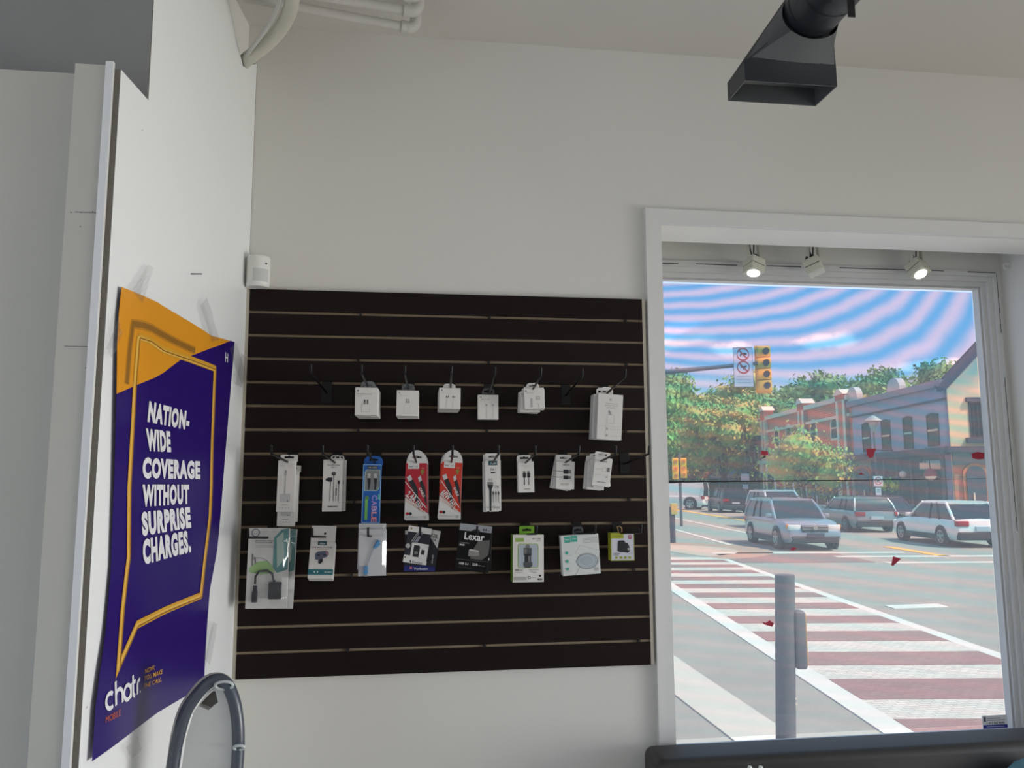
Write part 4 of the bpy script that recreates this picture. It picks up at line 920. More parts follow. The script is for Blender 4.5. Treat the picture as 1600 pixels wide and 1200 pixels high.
mb = MB(); a = radians(62); mb.disc(Rz @ Vector((.037 * cos(a), -.033 * sin(a) + .004, .070)), Rz @ Vector((cos(a), -sin(a), 0)), .0032, dkp, 10, .001); mb.build('indicator', r, local=True)

# ================================================================== black duct near the ceiling
ductm = M('black_duct_paint', (40, 43, 48), .42, var=.12, scale=10, spec=.5)
cxd, cyd, czd, rd = 1.036, 1.80, 2.774, .073
d = thing('air_duct', 'black round air duct ending in a downward rectangular boot near the ceiling', 'air duct', (cxd, cyd, 2.59))
x0, x1, ya, yb, zb, zt = .862, 1.117, 1.848, 1.960, 2.588, 2.640
n = 32; mb = MB()
def sq(k):
    a = 2 * pi * k / n + pi / 4; c, s_ = cos(a), sin(a); m_ = max(abs(c), abs(s_)); return c / m_, s_ / m_
circ = []; rect = []
for k in range(n):
    u, v = sq(k); a = atan2(v, u)
    circ.append(Vector((cxd + rd * cos(a), cyd, czd - rd * sin(a) * 1.0)))      # v>0 is the lower half, nearest the mouth's near edge
    rect.append(Vector(((x0 + x1) / 2 + u * (x1 - x0) / 2, (ya + yb) / 2 - v * (yb - ya) / 2, zt)))
mid = [p.lerp(q, .5) + Vector((0, 0, 0)) for p, q in zip(circ, rect)]
mb.loft([circ, [p + Vector((0, .02, 0)) for p in circ], rect, [Vector((p.x, p.y, zb)) for p in rect]], ductm, caps=False)
inn = [Vector((p.x + (.003 if p.x < (x0 + x1) / 2 else -.003), p.y + (.003 if p.y < (ya + yb) / 2 else -.003), zb)) for p in rect]
mb.loft([[Vector((p.x, p.y, zb)) for p in rect], inn, [Vector((p.x, p.y, zt)) for p in inn], [p.lerp(q, .9) for p, q in zip(inn, circ)]], M('duct_inside_lit', (86, 88, 90), .55), caps=False)  # inside coloured lighter, standing in for light reaching the mouth
mb.build('boot', d, smooth=25)
mb = MB(); pts = [(cxd, cyd + .012, czd), (cxd, cyd - .05, czd), (cxd + .002, cyd - .40, czd), (cxd + .002, -2.2, czd)]
mb.tube(pts, [rd + .0015, rd + .0015, rd + .0015, rd + .0015], ductm, 40, caps=False); mb.build('pipe', d, smooth=35)
mb = MB()
for y in (cyd - .005, cyd - .075): mb.tube([(cxd, y, czd), (cxd, y - .006, czd)], rd + .003, ductm, 40, caps=False)
mb.build('seam_ring', d, smooth=35)
y = 1.56; P = U(1331, 26, y)
mb = MB(); mb.box((P.x - .008, y, P.z), (P.x + .009, y + .003, 3.102), black); mb.box((cxd + rd - .002, y, czd + .01), (P.x, y + .003, czd + .03), black); mb.build('hanger_strap', d)

# ================================================================== white pipes and hose along the ceiling
pipew = M('painted_pipe', (206, 203, 197), .5, var=.02)
def elbow_pipe(p_end, p_start, rad, name, label, group):
    E = Vector(p_end); B = Vector(p_start); ax = (E - B).normalized()
    far = E - ax * 1.0
    k = (far.x + .50) / ax.x if far.x < -.50 else 0; far = far - ax * k
    r_ = thing(name, label, 'pipe', (E.x, E.y, E.z - rad), group=group)
    mb = MB(); mb.tube([far, E], rad, pipew, 16); mb.build('tube', r_, smooth=40)
    R = rad * 1.9; mb = MB()
    c = E + Vector((0, 0, R)); pts = [E - ax * .012] + [c + ax * R * sin(a) - Vector((0, 0, R)) * cos(a) for a in [radians(10 * i) for i in range(10)]]
    mb.tube(pts + [pts[-1] + Vector((0, 0, .03))], rad * 1.28, pipew, 16)
    mb.tube([E - ax * .02, E - ax * .004], rad * 1.38, pipew, 16); mb.build('elbow', r_, smooth=40)
    top = pts[-1]; mb = MB(); mb.tube([top, (top.x, top.y, 3.101)], rad, pipew, 16); mb.build('riser', r_, smooth=40)
elbow_pipe(U(636, 43, 2.40), U(480, 14, 2.335), .0145, 'ceiling_pipe', 'lowest white ceiling pipe with an elbow at its right end, farthest from the camera', 'white ceiling pipes')
elbow_pipe(U(640, 17, 2.31), U(545, 1.5, 2.275), .0145, 'ceiling_pipe', 'middle white ceiling pipe with an elbow at its right end', 'white ceiling pipes')
elbow_pipe(U(642, -7, 2.21), U(545, -22, 2.175), .0145, 'ceiling_pipe', 'white ceiling pipe nearest the camera, mostly above the frame', 'white ceiling pipes')
hosem = M('cream_hose', (206, 205, 190), .5)
def spline(P, n=8):
    P = [Vector(p) for p in P]; Q = [P[0] * 2 - P[1]] + P + [P[-1] * 2 - P[-2]]; out = []
    for i in range(1, len(Q) - 2):
        for k in range(n):
            t = k / n; a, b, c, d_ = Q[i - 1:i + 3]
            out.append(.5 * ((2 * b) + (c - a) * t + (2 * a - 5 * b + 4 * c - d_) * t * t + (3 * b - a - 3 * c + d_) * t ** 3))
    return out + [P[-1]]
mb = MB(); mb.tube(spline([U(378, 100, 2.53), U(389, 90, 2.47), U(413, 72, 2.42), U(436, 48, 2.36), U(451, 22, 2.28), U(456, -2, 2.19), U(456, -40, 2.05)]), .0215, hosem, 16)
hs = mb.build('drain_hose', smooth=50); tag(hs, 'thick cream hose curving up from the left wall corner to the ceiling', 'hose')
mb = MB(); mb.tube(spline([U(379, 97, 2.50), U(390, 80, 2.42), U(408, 56, 2.36), U(425, 30, 2.30), U(436, 4, 2.2), U(441, -30, 2.05)]), .0062, M('cable_white', (200, 198, 194), .5), 10)
tag(mb.build('wall_cable', smooth=50), 'thin white cable running beside the thick cream hose', 'cable')

# ================================================================== folded chair in the corner
rim = M('grey_rim_plastic', (74, 80, 90), .3, var=.03); panel = M('pale_grey_plastic', (206, 206, 201), .45); rimw = M('cream_rim', (196, 196, 186), .4)
yc = 1.90
ch = thing('folding_chair', 'folded pale grey plastic chair with arched dark grey rim, in the left corner', 'folding chair', (U(322, 1190, yc).x, yc, 0))
arc_px = [(270, 1200), (279, 1150), (293, 1107), (320, 1072), (340, 1062), (355, 1070), (366, 1096), (371.5, 1129), (372.5, 1160), (371.5, 1185)]
A = [U(x, y, yc) for x, y in arc_px]
def legs(P): return [Vector((P[0].x - .05, yc - .06, .02)), Vector((P[0].x - .018, yc - .02, P[0].z - .25))] + P + [Vector((P[-1].x - .002, yc - .02, P[-1].z - .25)), Vector((P[-1].x + .02, yc - .06, .02))]
mb = MB(); L_ = spline(legs(A), 6); mb.tube(L_, [.0135] * len(L_), rim, 14); mb.build('rim', ch, smooth=50)
mb = MB(); B_ = [U(x, y, yc + .03) for x, y in ((266, 1200), (274.5, 1146), (288.5, 1103), (317, 1066.5), (339, 1057.5), (357, 1066), (369, 1094), (374, 1129), (375, 1160), (374, 1185))]
L_ = spline(legs(B_), 6); mb.tube(L_, .010, rimw, 12); mb.build('rear_rim', ch, smooth=50)
ins = [(284, 1200), (291, 1152), (303, 1112), (322, 1084), (338, 1072), (350, 1078), (358, 1100), (363, 1129), (366, 1160), (367, 1200)]
def CH(u, v, d): return Vector((u, yc - .002 + d, v))
pan = [(U(x, y, yc).x, U(x, y, yc).z) for x, y in ins]
pan = pan + [(pan[-1][0], .40), (pan[0][0] - .02, .40)]
hole = [(U(x, y, yc).x, U(x, y, yc).z) for x, y in ((310, 1103), (326, 1109.5), (341, 1097), (337, 1080), (334, 1079), (325, 1087))]
mb = MB(); mb.plate(pan, CH, 0, .022, panel, holes=[hole]); mb.build('back_panel', ch)
mb = MB(); mb.plate([(p[0], p[1]) for p in hole], CH, .0225, .024, M('recess_grey', (120, 114, 108), .6)); mb.build('handle_recess', ch)
clip = M('clip_plastic', (190, 196, 194), .35)
for (q, s) in (((350, 1071), .017), ((373.5, 1168), .010)):
    P = U(*q, yc - .012); mb = MB(); mb.tube([P + Vector((s * cos(a) * 1.1, -.004 * sin(a), s * .55 * sin(a))) for a in [2 * pi * k / 16 for k in range(17)]], .0035, clip, 8); mb.build('clip', ch, smooth=50)

# ================================================================== black sofa under the window
leather = M('black_leather', (43, 41, 39), .5, var=.1, scale=60, bump=.15, spec=.6)
zs_ = .722
sf = thing('sofa', 'black leather sofa with its back against the wall below the window', 'sofa', (1.7, 2.2, 0))
x0s = U(1017, 1170, 2.5).x
mb = MB(); mb.rbox((x0s, 2.43, .10), (2.75, 2.592, zs_), .028, leather, seg=5); mb.build('backrest', sf, smooth=50)
mb = MB(); mb.rbox((x0s + .01, 1.78, .10), (2.75, 2.44, .40), .04, leather, seg=4); mb.build('seat', sf, smooth=50)
for x in (x0s + .08, 2.66):
    for y in (1.86, 2.50): mb = MB(); mb.tube([(x, y, 0), (x, y, .11)], [.016, .022], black, 12); mb.build('leg', sf, smooth=40)
# things lying on the seat, only their tips in the picture
fab = M('teal_fabric', (88, 128, 142), .85, var=.25, scale=40)
P = U(1574, 1187, 2.36)
mb = MB(); bm = bmesh.new(); bmesh.ops.create_icosphere(bm, subdivisions=4, radius=1)
for v in bm.verts:
    p = v.co; a = p.z; k = 1 + .16 * noise.noise(p * 2.3) + .06 * noise.noise(p * 6)
    v.co = Vector((p.x * .15 * k + .10, p.y * .055 * k, max(-.98, a) * (.17 + .02 * noise.noise(p * 3)) * k + .03 * max(0, -p.x)))
zmin = min(v.co.z for v in bm.verts); zmax = max(v.co.z for v in bm.verts)
sc_ = (P.z - .402) / (zmax - zmin)
for v in bm.verts: v.co = Vector((v.co.x + P.x, v.co.y + 2.37, .402 + (v.co.z - zmin) * sc_))
mb.bm(bm, fab); tag(mb.build('bag', smooth=60), 'crumpled teal fabric bag standing on the right of the black sofa', 'bag')
for (q, lab) in (((1171.5, 1197), 'left of two small white bottle tops showing at the bottom edge, on the sofa'), ((1188.5, 1197), 'right of two small white bottle tops showing at the bottom edge, on the sofa')):
    P = U(*q, 2.30); h_ = P.z - .402
    b = thing('bottle', lab, 'bottle', (P.x, 2.30, .402), group='small bottles on the sofa')
    mb = MB(); mb.tube([(P.x, 2.3, .402), (P.x, 2.3, .402 + h_ * .8), (P.x, 2.3, .402 + h_ * .88)], [.014, .014, .008], M('bottle_plastic', (190, 194, 194), .3), 16); mb.build('body', b, smooth=40)
    mb = MB(); mb.tube([(P.x, 2.3, .402 + h_ * .87), (P.x, 2.3, .402 + h_ * .97), (P.x, 2.3, .402 + h_)], [.008, .008, .005], white_pl, 14); mb.build('cap', b, smooth=40)
# ================================================================== the street outside
asph = M('asphalt', (152, 148, 138), .95, var=.2, scale=1.6, srgb=True)
asph.node_tree.nodes['Noise Texture'].inputs['Detail'].default_value = 12
conc = M('concrete', (196, 190, 176), .9, var=.10, scale=2); white_p = M('road_paint', (212, 208, 198), .85, var=.1, scale=3)
redp = brick('red_pavers', (146, 112, 106), (156, 122, 116), (128, 98, 92), 4.0, .9)
whitep = brick('white_painted_pavers', (212, 206, 192), (196, 190, 178), (160, 154, 146), 4.0, .9)
yel_p = M('yellow_road_paint', (224, 178, 84), .85)
def street(name, pts, z0, z1, mat):
    mb = MB(); mb.plate(pts, lambda u, v, d: S(u, v, d), STREET + z1, STREET + z0, mat); o = mb.build(name); tag(o, kind='structure'); return o
def rect_(a, b, c, d): return [(a, c), (b, c), (b, d), (a, d)]
# ground starts outside the shop wall
street('ground_road', [(-60, 3.6), (90, 3.6), (90, 190), (-60, 190)], -.3, 0, asph)
gm = MB(); gm.box((XR + .02, -40, STREET - .3), (60, 3.2, STREET - .01), asph); tag(gm.build('ground_side_road'), kind='structure')
street('ground_near_bounce', rect_(-8, 14, 3.55, 5.7), 0, .008, M('bounce_concrete', (222, 218, 208), .9, var=.06, scale=3))  # unseen pale strip added to bounce sunlight up to the soffit
street('ground_curb_band', [(1.50, 8.6), (1.80, 6.4), (1.95, 4.6), (2.55, 4.6), (2.32, 6.4), (1.99, 9.2), (1.55, 13.5), (1.0, 13.5)], 0, .012, conc)
street('ground_crosswalk', rect_(3.30, 5.66, 5.2, 22.6), 0, .010, whitep)
street('ground_crosswalk_edge', rect_(3.04, 3.30, 5.0, 22.8), 0, .011, white_p); street('ground_crosswalk_edge', rect_(5.66, 5.86, 5.0, 22.8), 0, .011, white_p)
reds = [(5.2, 5.9), (6.5, 7.21), (7.84, 8.64), (9.27, 9.98), (10.65, 11.34), (11.98, 12.62), (13.33, 13.96)] + [(14.65 + 1.3 * k, 15.3 + 1.3 * k) for k in range(6)]
for a, b in reds: street('ground_crosswalk_stripe', rect_(3.30, 5.66, a, b), .0102, .014, redp)
street('ground_cross_band', rect_(5.9, 9.4, 21.0, 23.6), 0, .010, redp); street('ground_stop_line', rect_(5.9, 11.5, 23.7, 24.0), 0, .012, white_p); street('ground_stop_line', rect_(9.0, 15.2, 22.4, 22.75), 0, .012, white_p); street('ground_stop_line', rect_(9.6, 16.0, 20.7, 21.0), 0, .012, white_p)
street('ground_lane_line', rect_(9.6, 9.78, 30, 100), 0, .012, white_p); street('ground_lane_line', rect_(7.2, 7.35, 27, 100), 0, .012, white_p); street('ground_yellow_line', rect_(12.7, 13.1, 40, 110), 0, .012, yel_p); street('ground_yellow_line', rect_(11.9, 12.2, 22.5, 26), 0, .012, yel_p)
a, b = G(1398, 952), G(1482, 949); street('ground_lane_mark', [(a[0], a[1]), (b[0], b[1]), (b[0], b[1] + .35), (a[0], a[1] + .35)], 0, .012, white_p)
# brown curved corner apron on the far left, and sidewalks
cen = (4.6, 25.0)
street('ground_corner_apron', [(cen[0] + x, cen[1] + y) for x, y in arc(0, 0, 3.3, -70, 90, 16)] + [(cen[0] + x, cen[1] + y) for x, y in arc(0, 0, 2.3, 90, -70, 16)], 0, .012, M('brown_pavers', (176, 140, 122), .9, var=.1))
street('ground_corner_walk', [cen] + [(cen[0] + x, cen[1] + y) for x, y in arc(0, 0, 2.3, -70, 90, 16)] + [(-10, 27.3), (-10, 25)], 0, .01, M('tan_pavers', (186, 168, 150), .9, var=.15, scale=3))
LB = 22.5
street('ground_far_sidewalk', rect_(19.4, 60, 34, 150), 0, .14, conc); street('ground_far_walk', rect_(-30, 5.2, 32, 150), 0, .14, conc)
# hill
grass = M('hill_ground', (74, 104, 52), .95, var=.3, scale=.4)
mb = MB(); nx, nz = 24, 16
def hz(L, Z): t_ = min(1, max(0, (Z - 105) / 60)); return STREET - .1 + (8.6 + .11 * max(-20, L - 30)) * t_ * t_ * (3 - 2 * t_) + 1.2 * sin(L * .07) * t_
mb.add([S(-40 + 8 * i, 100 + 9 * j, hz(-40 + 8 * i, 100 + 9 * j)) for i in range(nx) for j in range(nz)], [(i * nz + j, (i + 1) * nz + j, (i + 1) * nz + j + 1, i * nz + j + 1) for i in range(nx - 1) for j in range(nz - 1)], grass)
tag(mb.build('ground_hill', smooth=80), kind='structure')

# ------------------------------------------------------------------ trees
def foliage_mat(name, c1, c2, c3, sc):
    m = bpy.data.materials.new(name); m.use_nodes = True; t = m.node_tree; b = t.nodes['Principled BSDF']; b.inputs['Roughness'].default_value = .7
    cx = N(t, 'ShaderNodeTexCoord'); n = N(t, 'ShaderNodeTexNoise'); n.inputs['Scale'].default_value = sc; lk(t, cx.outputs['Object'], n.inputs['Vector'])
    oi = N(t, 'ShaderNodeObjectInfo'); ad = N(t, 'ShaderNodeMath', operation='MULTIPLY_ADD'); lk(t, oi.outputs['Random'], ad.inputs[0]); ad.inputs[1].default_value = .35; lk(t, n.outputs[0], ad.inputs[2])
    r = N(t, 'ShaderNodeValToRGB'); lk(t, ad.outputs[0], r.inputs[0]); e = r.color_ramp.elements
    e[0].position = .35; e[0].color = (*lin(c1), 1); e[1].position = .95; e[1].color = (*lin(c3), 1); k = e.new(.62); k.color = (*lin(c2), 1)
    lk(t, r.outputs[0], b.inputs['Base Color']); MATS[name] = m; return m
leafA = foliage_mat('hill_leaves', (82, 134, 74), (138, 174, 92), (194, 180, 104), .25)
leafB = foliage_mat('street_tree_leaves', (76, 136, 62), (122, 168, 76), (188, 156, 82), .9)
bark = M('bark', (84, 70, 58), .9, var=.2, scale=8)
def crown_mesh(R, H, lumps, leaves, ls, seed, mat, lift=0.):
    rnd = random.Random(seed); mb = MB(); cs = []
    for i in range(lumps):
        a = rnd.random() * 2 * pi; q = sqrt(rnd.random()) * R * .68; z = lift + H * (.18 + .64 * rnd.random()); k = 1 - .55 * abs((z - lift) / H - .45)
        cs.append((Vector((q * cos(a) * k, q * sin(a) * k, z)), R * (.30 + .2 * rnd.random())))
    for c, r in cs:
        bm = bmesh.new(); bmesh.ops.create_icosphere(bm, subdivisions=2, radius=r)
        for v in bm.verts: v.co = c + v.co * .6 * (1 + .3 * noise.noise((v.co + c) * (2.2 / r)))
        mb.bm(bm, mat)
    for _ in range(leaves):
        c, r = cs[rnd.randrange(len(cs))]; d = Vector((rnd.gauss(0, 1), rnd.gauss(0, 1), rnd.gauss(0, 1))).normalized(); p = c + d * r * (.55 + .75 * rnd.random() ** .7)
        u = (d + Vector((rnd.gauss(0, .7), rnd.gauss(0, .7), rnd.gauss(0, .7)))).orthogonal().normalized(); w = d.cross(u).normalized(); s_ = ls * (.6 + .8 * rnd.random())
        mb.add([p - u * s_, p + w * s_ * .6, p + u * s_, p - w * s_ * .6], [(0, 1, 2, 3)], mat)
    return mb
def make_tree(label, R, H, trunk, seed, mat, lumps, leaves, ls, group=None, tr=.16):
    r = thing('tree', label, 'tree', (0, 0, 0), group=group)
    crown_mesh(R, H, lumps, leaves, ls, seed, mat, trunk).build('crown', r, local=True, recalc=False)
    mb = MB(); mb.tube([(0, 0, -.2), (.05, 0, trunk * .6), (0, .05, trunk + H * .45)], [tr, tr * .8, tr * .4], bark, 8)
    for k in range(4): a = k * 1.7 + seed; mb.tube([(0, 0, trunk * .9), (R * .3 * cos(a), R * .3 * sin(a), trunk + H * .3), (R * .55 * cos(a), R * .55 * sin(a), trunk + H * .5)], [tr * .5, tr * .35, tr * .15], bark, 6)
    mb.build('trunk', r, local=True, smooth=50)
    return r
HT = [make_tree('leafy tree among the many covering the hillside behind the street', 4.2 + .5 * k, 7.5 + k, 2.0, 20 + k, leafA, 16, 2000, .36, 'trees on the hillside') for k in range(3)]
rnd = random.Random(4); used = [0, 0, 0]; idx = 0
for Z in (108, 117, 126, 135, 144, 154, 165):
    L0, L1 = Z * (.17 if Z < 120 else .0), Z * .62; n = int((L1 - L0) / 6.4)
    for i in range(n + 1):
        k = rnd.randrange(3); L = L0 + (L1 - L0) * (i + rnd.uniform(-.3, .3)) / n; Zz = Z + rnd.uniform(-3, 3)
        o = HT[k] if not used[k] else dup(HT[k]); used[k] = 1; s_ = rnd.uniform(.85, 1.25)
        o.location = S(L, Zz, hz(L, Zz)); o.rotation_euler = (0, 0, rnd.uniform(0, 6.28)); o.scale = (s_, s_, s_ * rnd.uniform(.85, 1.15))
def st_tree(px, Z, R, H, trunk, seed, label, lumps=14, leaves=2600, ls=.17):
    t_ = make_tree(label, R, H, trunk, seed, leafB, lumps, leaves, ls); t_.location = S((px - 800) / FPX * Z, Z); return t_
st_tree(1250, 47, 3.0, 2.5, 2.0, 31, 'low street tree with thin mostly green foliage in front of the red brick building', 16, 4200, .12)
st_tree(1128, 74, 4.4, 7.0, 2.6, 32, 'large street tree left of the red brick building, behind the dark suv', 20, 4600, .19)
st_tree(1062, 92, 5.5, 9.5, 2.4, 33, 'street tree at the left edge of the window, above the white van', 20, 4600, .24)
st_tree(1010, 70, 4.2, 8.0, 2.6, 34, 'street tree mostly hidden behind the left casing of the window', 14, 1500, .3)

# ------------------------------------------------------------------ buildings across the street
brick_r = brick('orange_red_brick', (214, 92, 62), (198, 80, 54), (206, 140, 116), 3.2, .9, (pi / 2, 0, 0), .6, .2)
bluegr = M('blue_grey_stucco', (164, 160, 182), .85, var=.05, scale=1.2); creamw = M('cream_brick', (236, 206, 168), .9, var=.05, scale=2); stone = M('pale_stone', (214, 204, 186), .9, var=.06)
dslate = M('dark_slate', (72, 70, 82), .7, var=.08, scale=3); darkshop = M('dark_shopfront', (50, 50, 58), .45, var=.1); dglass = M('dark_window_glass', (34, 36, 44), .25, spec=.3); frame_d = M('dark_frame', (58, 50, 50), .6)
teal_f = M('teal_fascia', (104, 120, 122), .7); oldbrick = brick('mixed_old_brick', (196, 96, 66), (178, 120, 96), (186, 160, 140), 4.2, .9, (pi / 2, 0, 0), .5, .2)
def FZ(px, py, L):                 # facade plane across = L
    d = ray(px, py); k = L / d.dot(RV); P = d * k; return P.dot(HV), P.z + CZ
def fac(L): return lambda u, v, d: S(L + d, u, v)
def endw(Z): return lambda u, v, d: S(u, Z + d, v)
def fwin(b, L, quad, arched=False, fr=None, sill=None, name='window', bar=True):
    (x0, y0, x1, y1) = quad; zA, top = FZ(x0, y0, L); zB, _ = FZ(x1, y0, L); bot = (FZ(x0, y1, L)[1] + FZ(x1, y1, L)[1]) / 2; top = (FZ(x0, y0, L)[1] + FZ(x1, y0, L)[1]) / 2
    a, c = min(zA, zB), max(zA, zB); w = c - a
    def shape(i): return ([(a + i, bot + i), (c - i, bot + i)] + (arc((a + c) / 2, top - w / 2, w / 2 - i, 0, 180, 10) if arched else [(c - i, top - i)] + [((a + c) / 2, top - i + .10)] + [(a + i, top - i)]))
    mb = MB(); mb.plate(shape(-.10 if fr else -.02), fac(L), -.05, .0, fr or frame_d, holes=[shape(.06)])
    if sill: mb.plate([(a - .2, bot - .22), (c + .2, bot - .22), (c + .2, bot - .05), (a - .2, bot - .05)], fac(L), -.14, 0, sill)
    if bar: mb.plate(rect_(a, c, (top + bot) / 2 - .05, (top + bot) / 2 + .05), fac(L), -.045, -.01, stone)
    f = mb.build(name, b)
    mb = MB(); mb.plate(shape(.05), fac(L), -.02, -.005, dglass); mb.build('pane', f)
# blue-grey building with cream end wall
Zc = FZ(1485, 700, LB)[0]; Zd = FZ(1334, 700, LB)[0]; ze = FZ(1485, 594, LB)[1]
B = thing('building', 'two-storey building with blue-grey street front and cream end wall, right side', 'building', S(LB, Zc), -YAW)
mb = MB(); mb.plate(rect_(Zc, Zd, STREET, ze), fac(LB), 0, 10, bluegr); mb.build('street_wall', B)
rk = [(LB, STREET), (LB + 11, STREET), (LB + 11, ze), (LB + 5.5, ze + 5.2), (LB, ze)]
mb = MB(); mb.plate(rk, endw(Zc), -.06, .3, creamw); mb.build('end_wall', B)
mb = MB(); mb.add([S(LB, Zc, ze), S(LB + 11, Zc, ze), S(LB + 11, Zd, ze), S(LB, Zd, ze)], [(0, 1, 2, 3)], dslate)
put_line(mb, [(LB - .3, ze - .35), (LB + 5.5, ze + 5.4), (LB + 11.3, ze - .2)], .42, lambda u, v, d: S(u, Zc + d, v), -.14, dslate); put_line(mb, [(LB - .3, ze - .35), (LB + 5.5, ze + 5.4), (LB + 11.3, ze - .2)], .42, lambda u, v, d: S(u, Zc + d, v), .35, dslate)
mb.add([S(LB - .3, Zc - .14, ze - .14), S(LB + 5.5, Zc - .14, ze + 5.61), S(LB + 5.5, Zc + .35, ze + 5.61), S(LB - .3, Zc + .35, ze - .14), S(LB - .3, Zc - .14, ze - .5), S(LB + 5.5, Zc - .14, ze + 5.2), S(LB + 5.5, Zc + .35, ze + 5.2), S(LB - .3, Zc + .35, ze - .5)], [(0, 1, 2, 3), (4, 5, 6, 7), (0, 3, 7, 4)], dslate); mb.build('roof', B)
mb = MB(); mb.plate(rect_(Zc, Zd, ze - .25, ze + .1), fac(LB), -.35, 0, M('grey_cornice', (140, 132, 140), .8)); mb.plate(rect_(Zc, Zd, ze - .95, ze - .85), fac(LB), -.12, 0, dslate); mb.build('cornice', B)
for q in ((1347, 663, 1359, 706), (1377, 658, 1390.5, 704), (1411, 653, 1425, 701), (1448, 648, 1466, 697)): fwin(B, LB, q, sill=M('grey_cornice', (140, 132, 140), .8))
zsf = FZ(1485, 699, LB)[1]
mb = MB(); mb.plate(rect_(Zc, Zd, zsf - .35, zsf), fac(LB), -.5, 0, dslate); mb.build('shop_cornice', B)
za, zb_ = FZ(1368, 740, LB)[0], FZ(1478, 740, LB)[0]
mb = MB(); mb.plate(rect_(zb_, za, STREET, zsf - .35), fac(LB), -.12, 0, darkshop)
for k in range(6): z = zb_ + (za - zb_) * k / 5; mb.plate(rect_(z - .09, z + .09, STREET, zsf - .4), fac(LB), -.22, -.12, M('shop_post', (96, 92, 98), .6))
mb.plate(rect_(zb_, za, zsf - 1.1, zsf - .35), fac(LB), -.2, -.12, M('sign_band', (66, 64, 76), .6))
mb.build('shopfront', B)
mb = MB()
for k in range(5): z = zb_ + (za - zb_) * (k + .5) / 5; mb.plate(rect_(z - .62, z + .62, .5, zsf - 1.25), fac(LB), -.15, -.125, dglass)
mb.build('shop_glass', B)
mb = MB()
for k in range(9): z = FZ(1478 - k * 3.4, 720, LB)[0]; mb.plate(rect_(z, z + .16, zsf - .95 + .1 * (k % 2), zsf - .62), fac(LB), -.215, -.2, M('sign_letters', (170, 176, 186), .6))
mb.build('sign_marks', B)
def arch_door(b, mp, a, c, bot, top, name='door'):
    w = c - a
    mb = MB(); mb.plate([(a - .15, bot), (c + .15, bot), (c + .15, top)] + arc((a + c) / 2, top, w / 2 + .15, 0, 180, 10, .55) + [(a - .15, top)], mp, -.1, -.01, M('door_arch_brick', (190, 124, 92), .9, var=.15)); d_ = mb.build(name, b)
    mb = MB(); mb.plate([(a, bot), (c, bot), (c, top - .02)] + arc((a + c) / 2, top - .02, w / 2, 0, 180, 10, .42) + [(a, top - .02)], mp, -.15, -.11, M('door_slate', (78, 80, 90), .5)); mb.build('door_leaf', d_)
    mb = MB(); mb.plate(rect_(a + w * .28, a + w * .36, bot + .4, bot + (top - bot) * .62), mp, -.18, -.16, stone); mb.build('handle', d_)
zq = FZ(1366, 740, LB)[0]
mb = MB(); mb.plate(rect_(zq, Zd, STREET, zsf - .35), fac(LB), -.06, 0, oldbrick); mb.build('brick_bay', B)
z1, z2 = FZ(1362, 740, LB)[0], FZ(1340, 740, LB)[0]; arch_door(B, fac(LB - .06), z1, z2, STREET, FZ(1351, 741, LB)[1])
# end wall details
def EP(px, py): return SP(px, py, Zc)
(a, t_), (c, b_) = EP(1511, 628), EP(1536, 684)
mb = MB(); mb.plate(rect_(a, c, b_, t_), endw(Zc), -.1, -.061, frame_d, holes=[rect_(a + .08, c - .08, b_ + .08, t_ - .08)]); mb.plate(rect_(a - .12, c + .12, t_ - .02, t_ + .22), endw(Zc), -.2, -.06, dslate); mb.plate(rect_(a - .25, c + .25, b_ - .28, b_), endw(Zc), -.24, -.06, dslate)
for k in (1, 2): mb.plate(rect_(a + (c - a) * k / 3 - .03, a + (c - a) * k / 3 + .03, b_, t_), endw(Zc), -.09, -.061, frame_d)
mb.plate(rect_(a, c, (b_ + t_) / 2 - .05, (b_ + t_) / 2 + .05), endw(Zc), -.095, -.061, frame_d); f = mb.build('window', B)
mb = MB(); mb.plate(rect_(a + .05, c - .05, b_ + .05, t_ - .05), endw(Zc), -.075, -.062, dglass); mb.build('pane', f)
z3 = EP(1500, 698)[1]; z4 = EP(1500, 726)[1]
mb = MB(); mb.plate(rect_(LB - .4, LB + 11, z3 - .3, z3), endw(Zc), -.5, -.06, dslate); mb.plate(rect_(LB, LB + 11, z4, z3 - .3), endw(Zc), -.2, -.06, teal_f); mb.plate(rect_(LB, LB + 11, STREET, z4), endw(Zc), -.15, -.06, oldbrick); mb.build('ground_storey_front', B)
(a, t_), (c, _) = EP(1505, 741), EP(1535, 741); arch_door(B, endw(Zc - .15), a, c, STREET, t_)
for q in ((1398, 608), (1333, 620)):
    z, y = FZ(*q, LB); mb = MB(); mb.plate([(z - .8, ze)] + [(z + .8, ze)] + arc(z, y - .1, .8, 0, 180, 10, .75), fac(LB), -.1, .3, M('parapet_dome', (204, 190, 180), .8)); mb.build('parapet_dome', B)
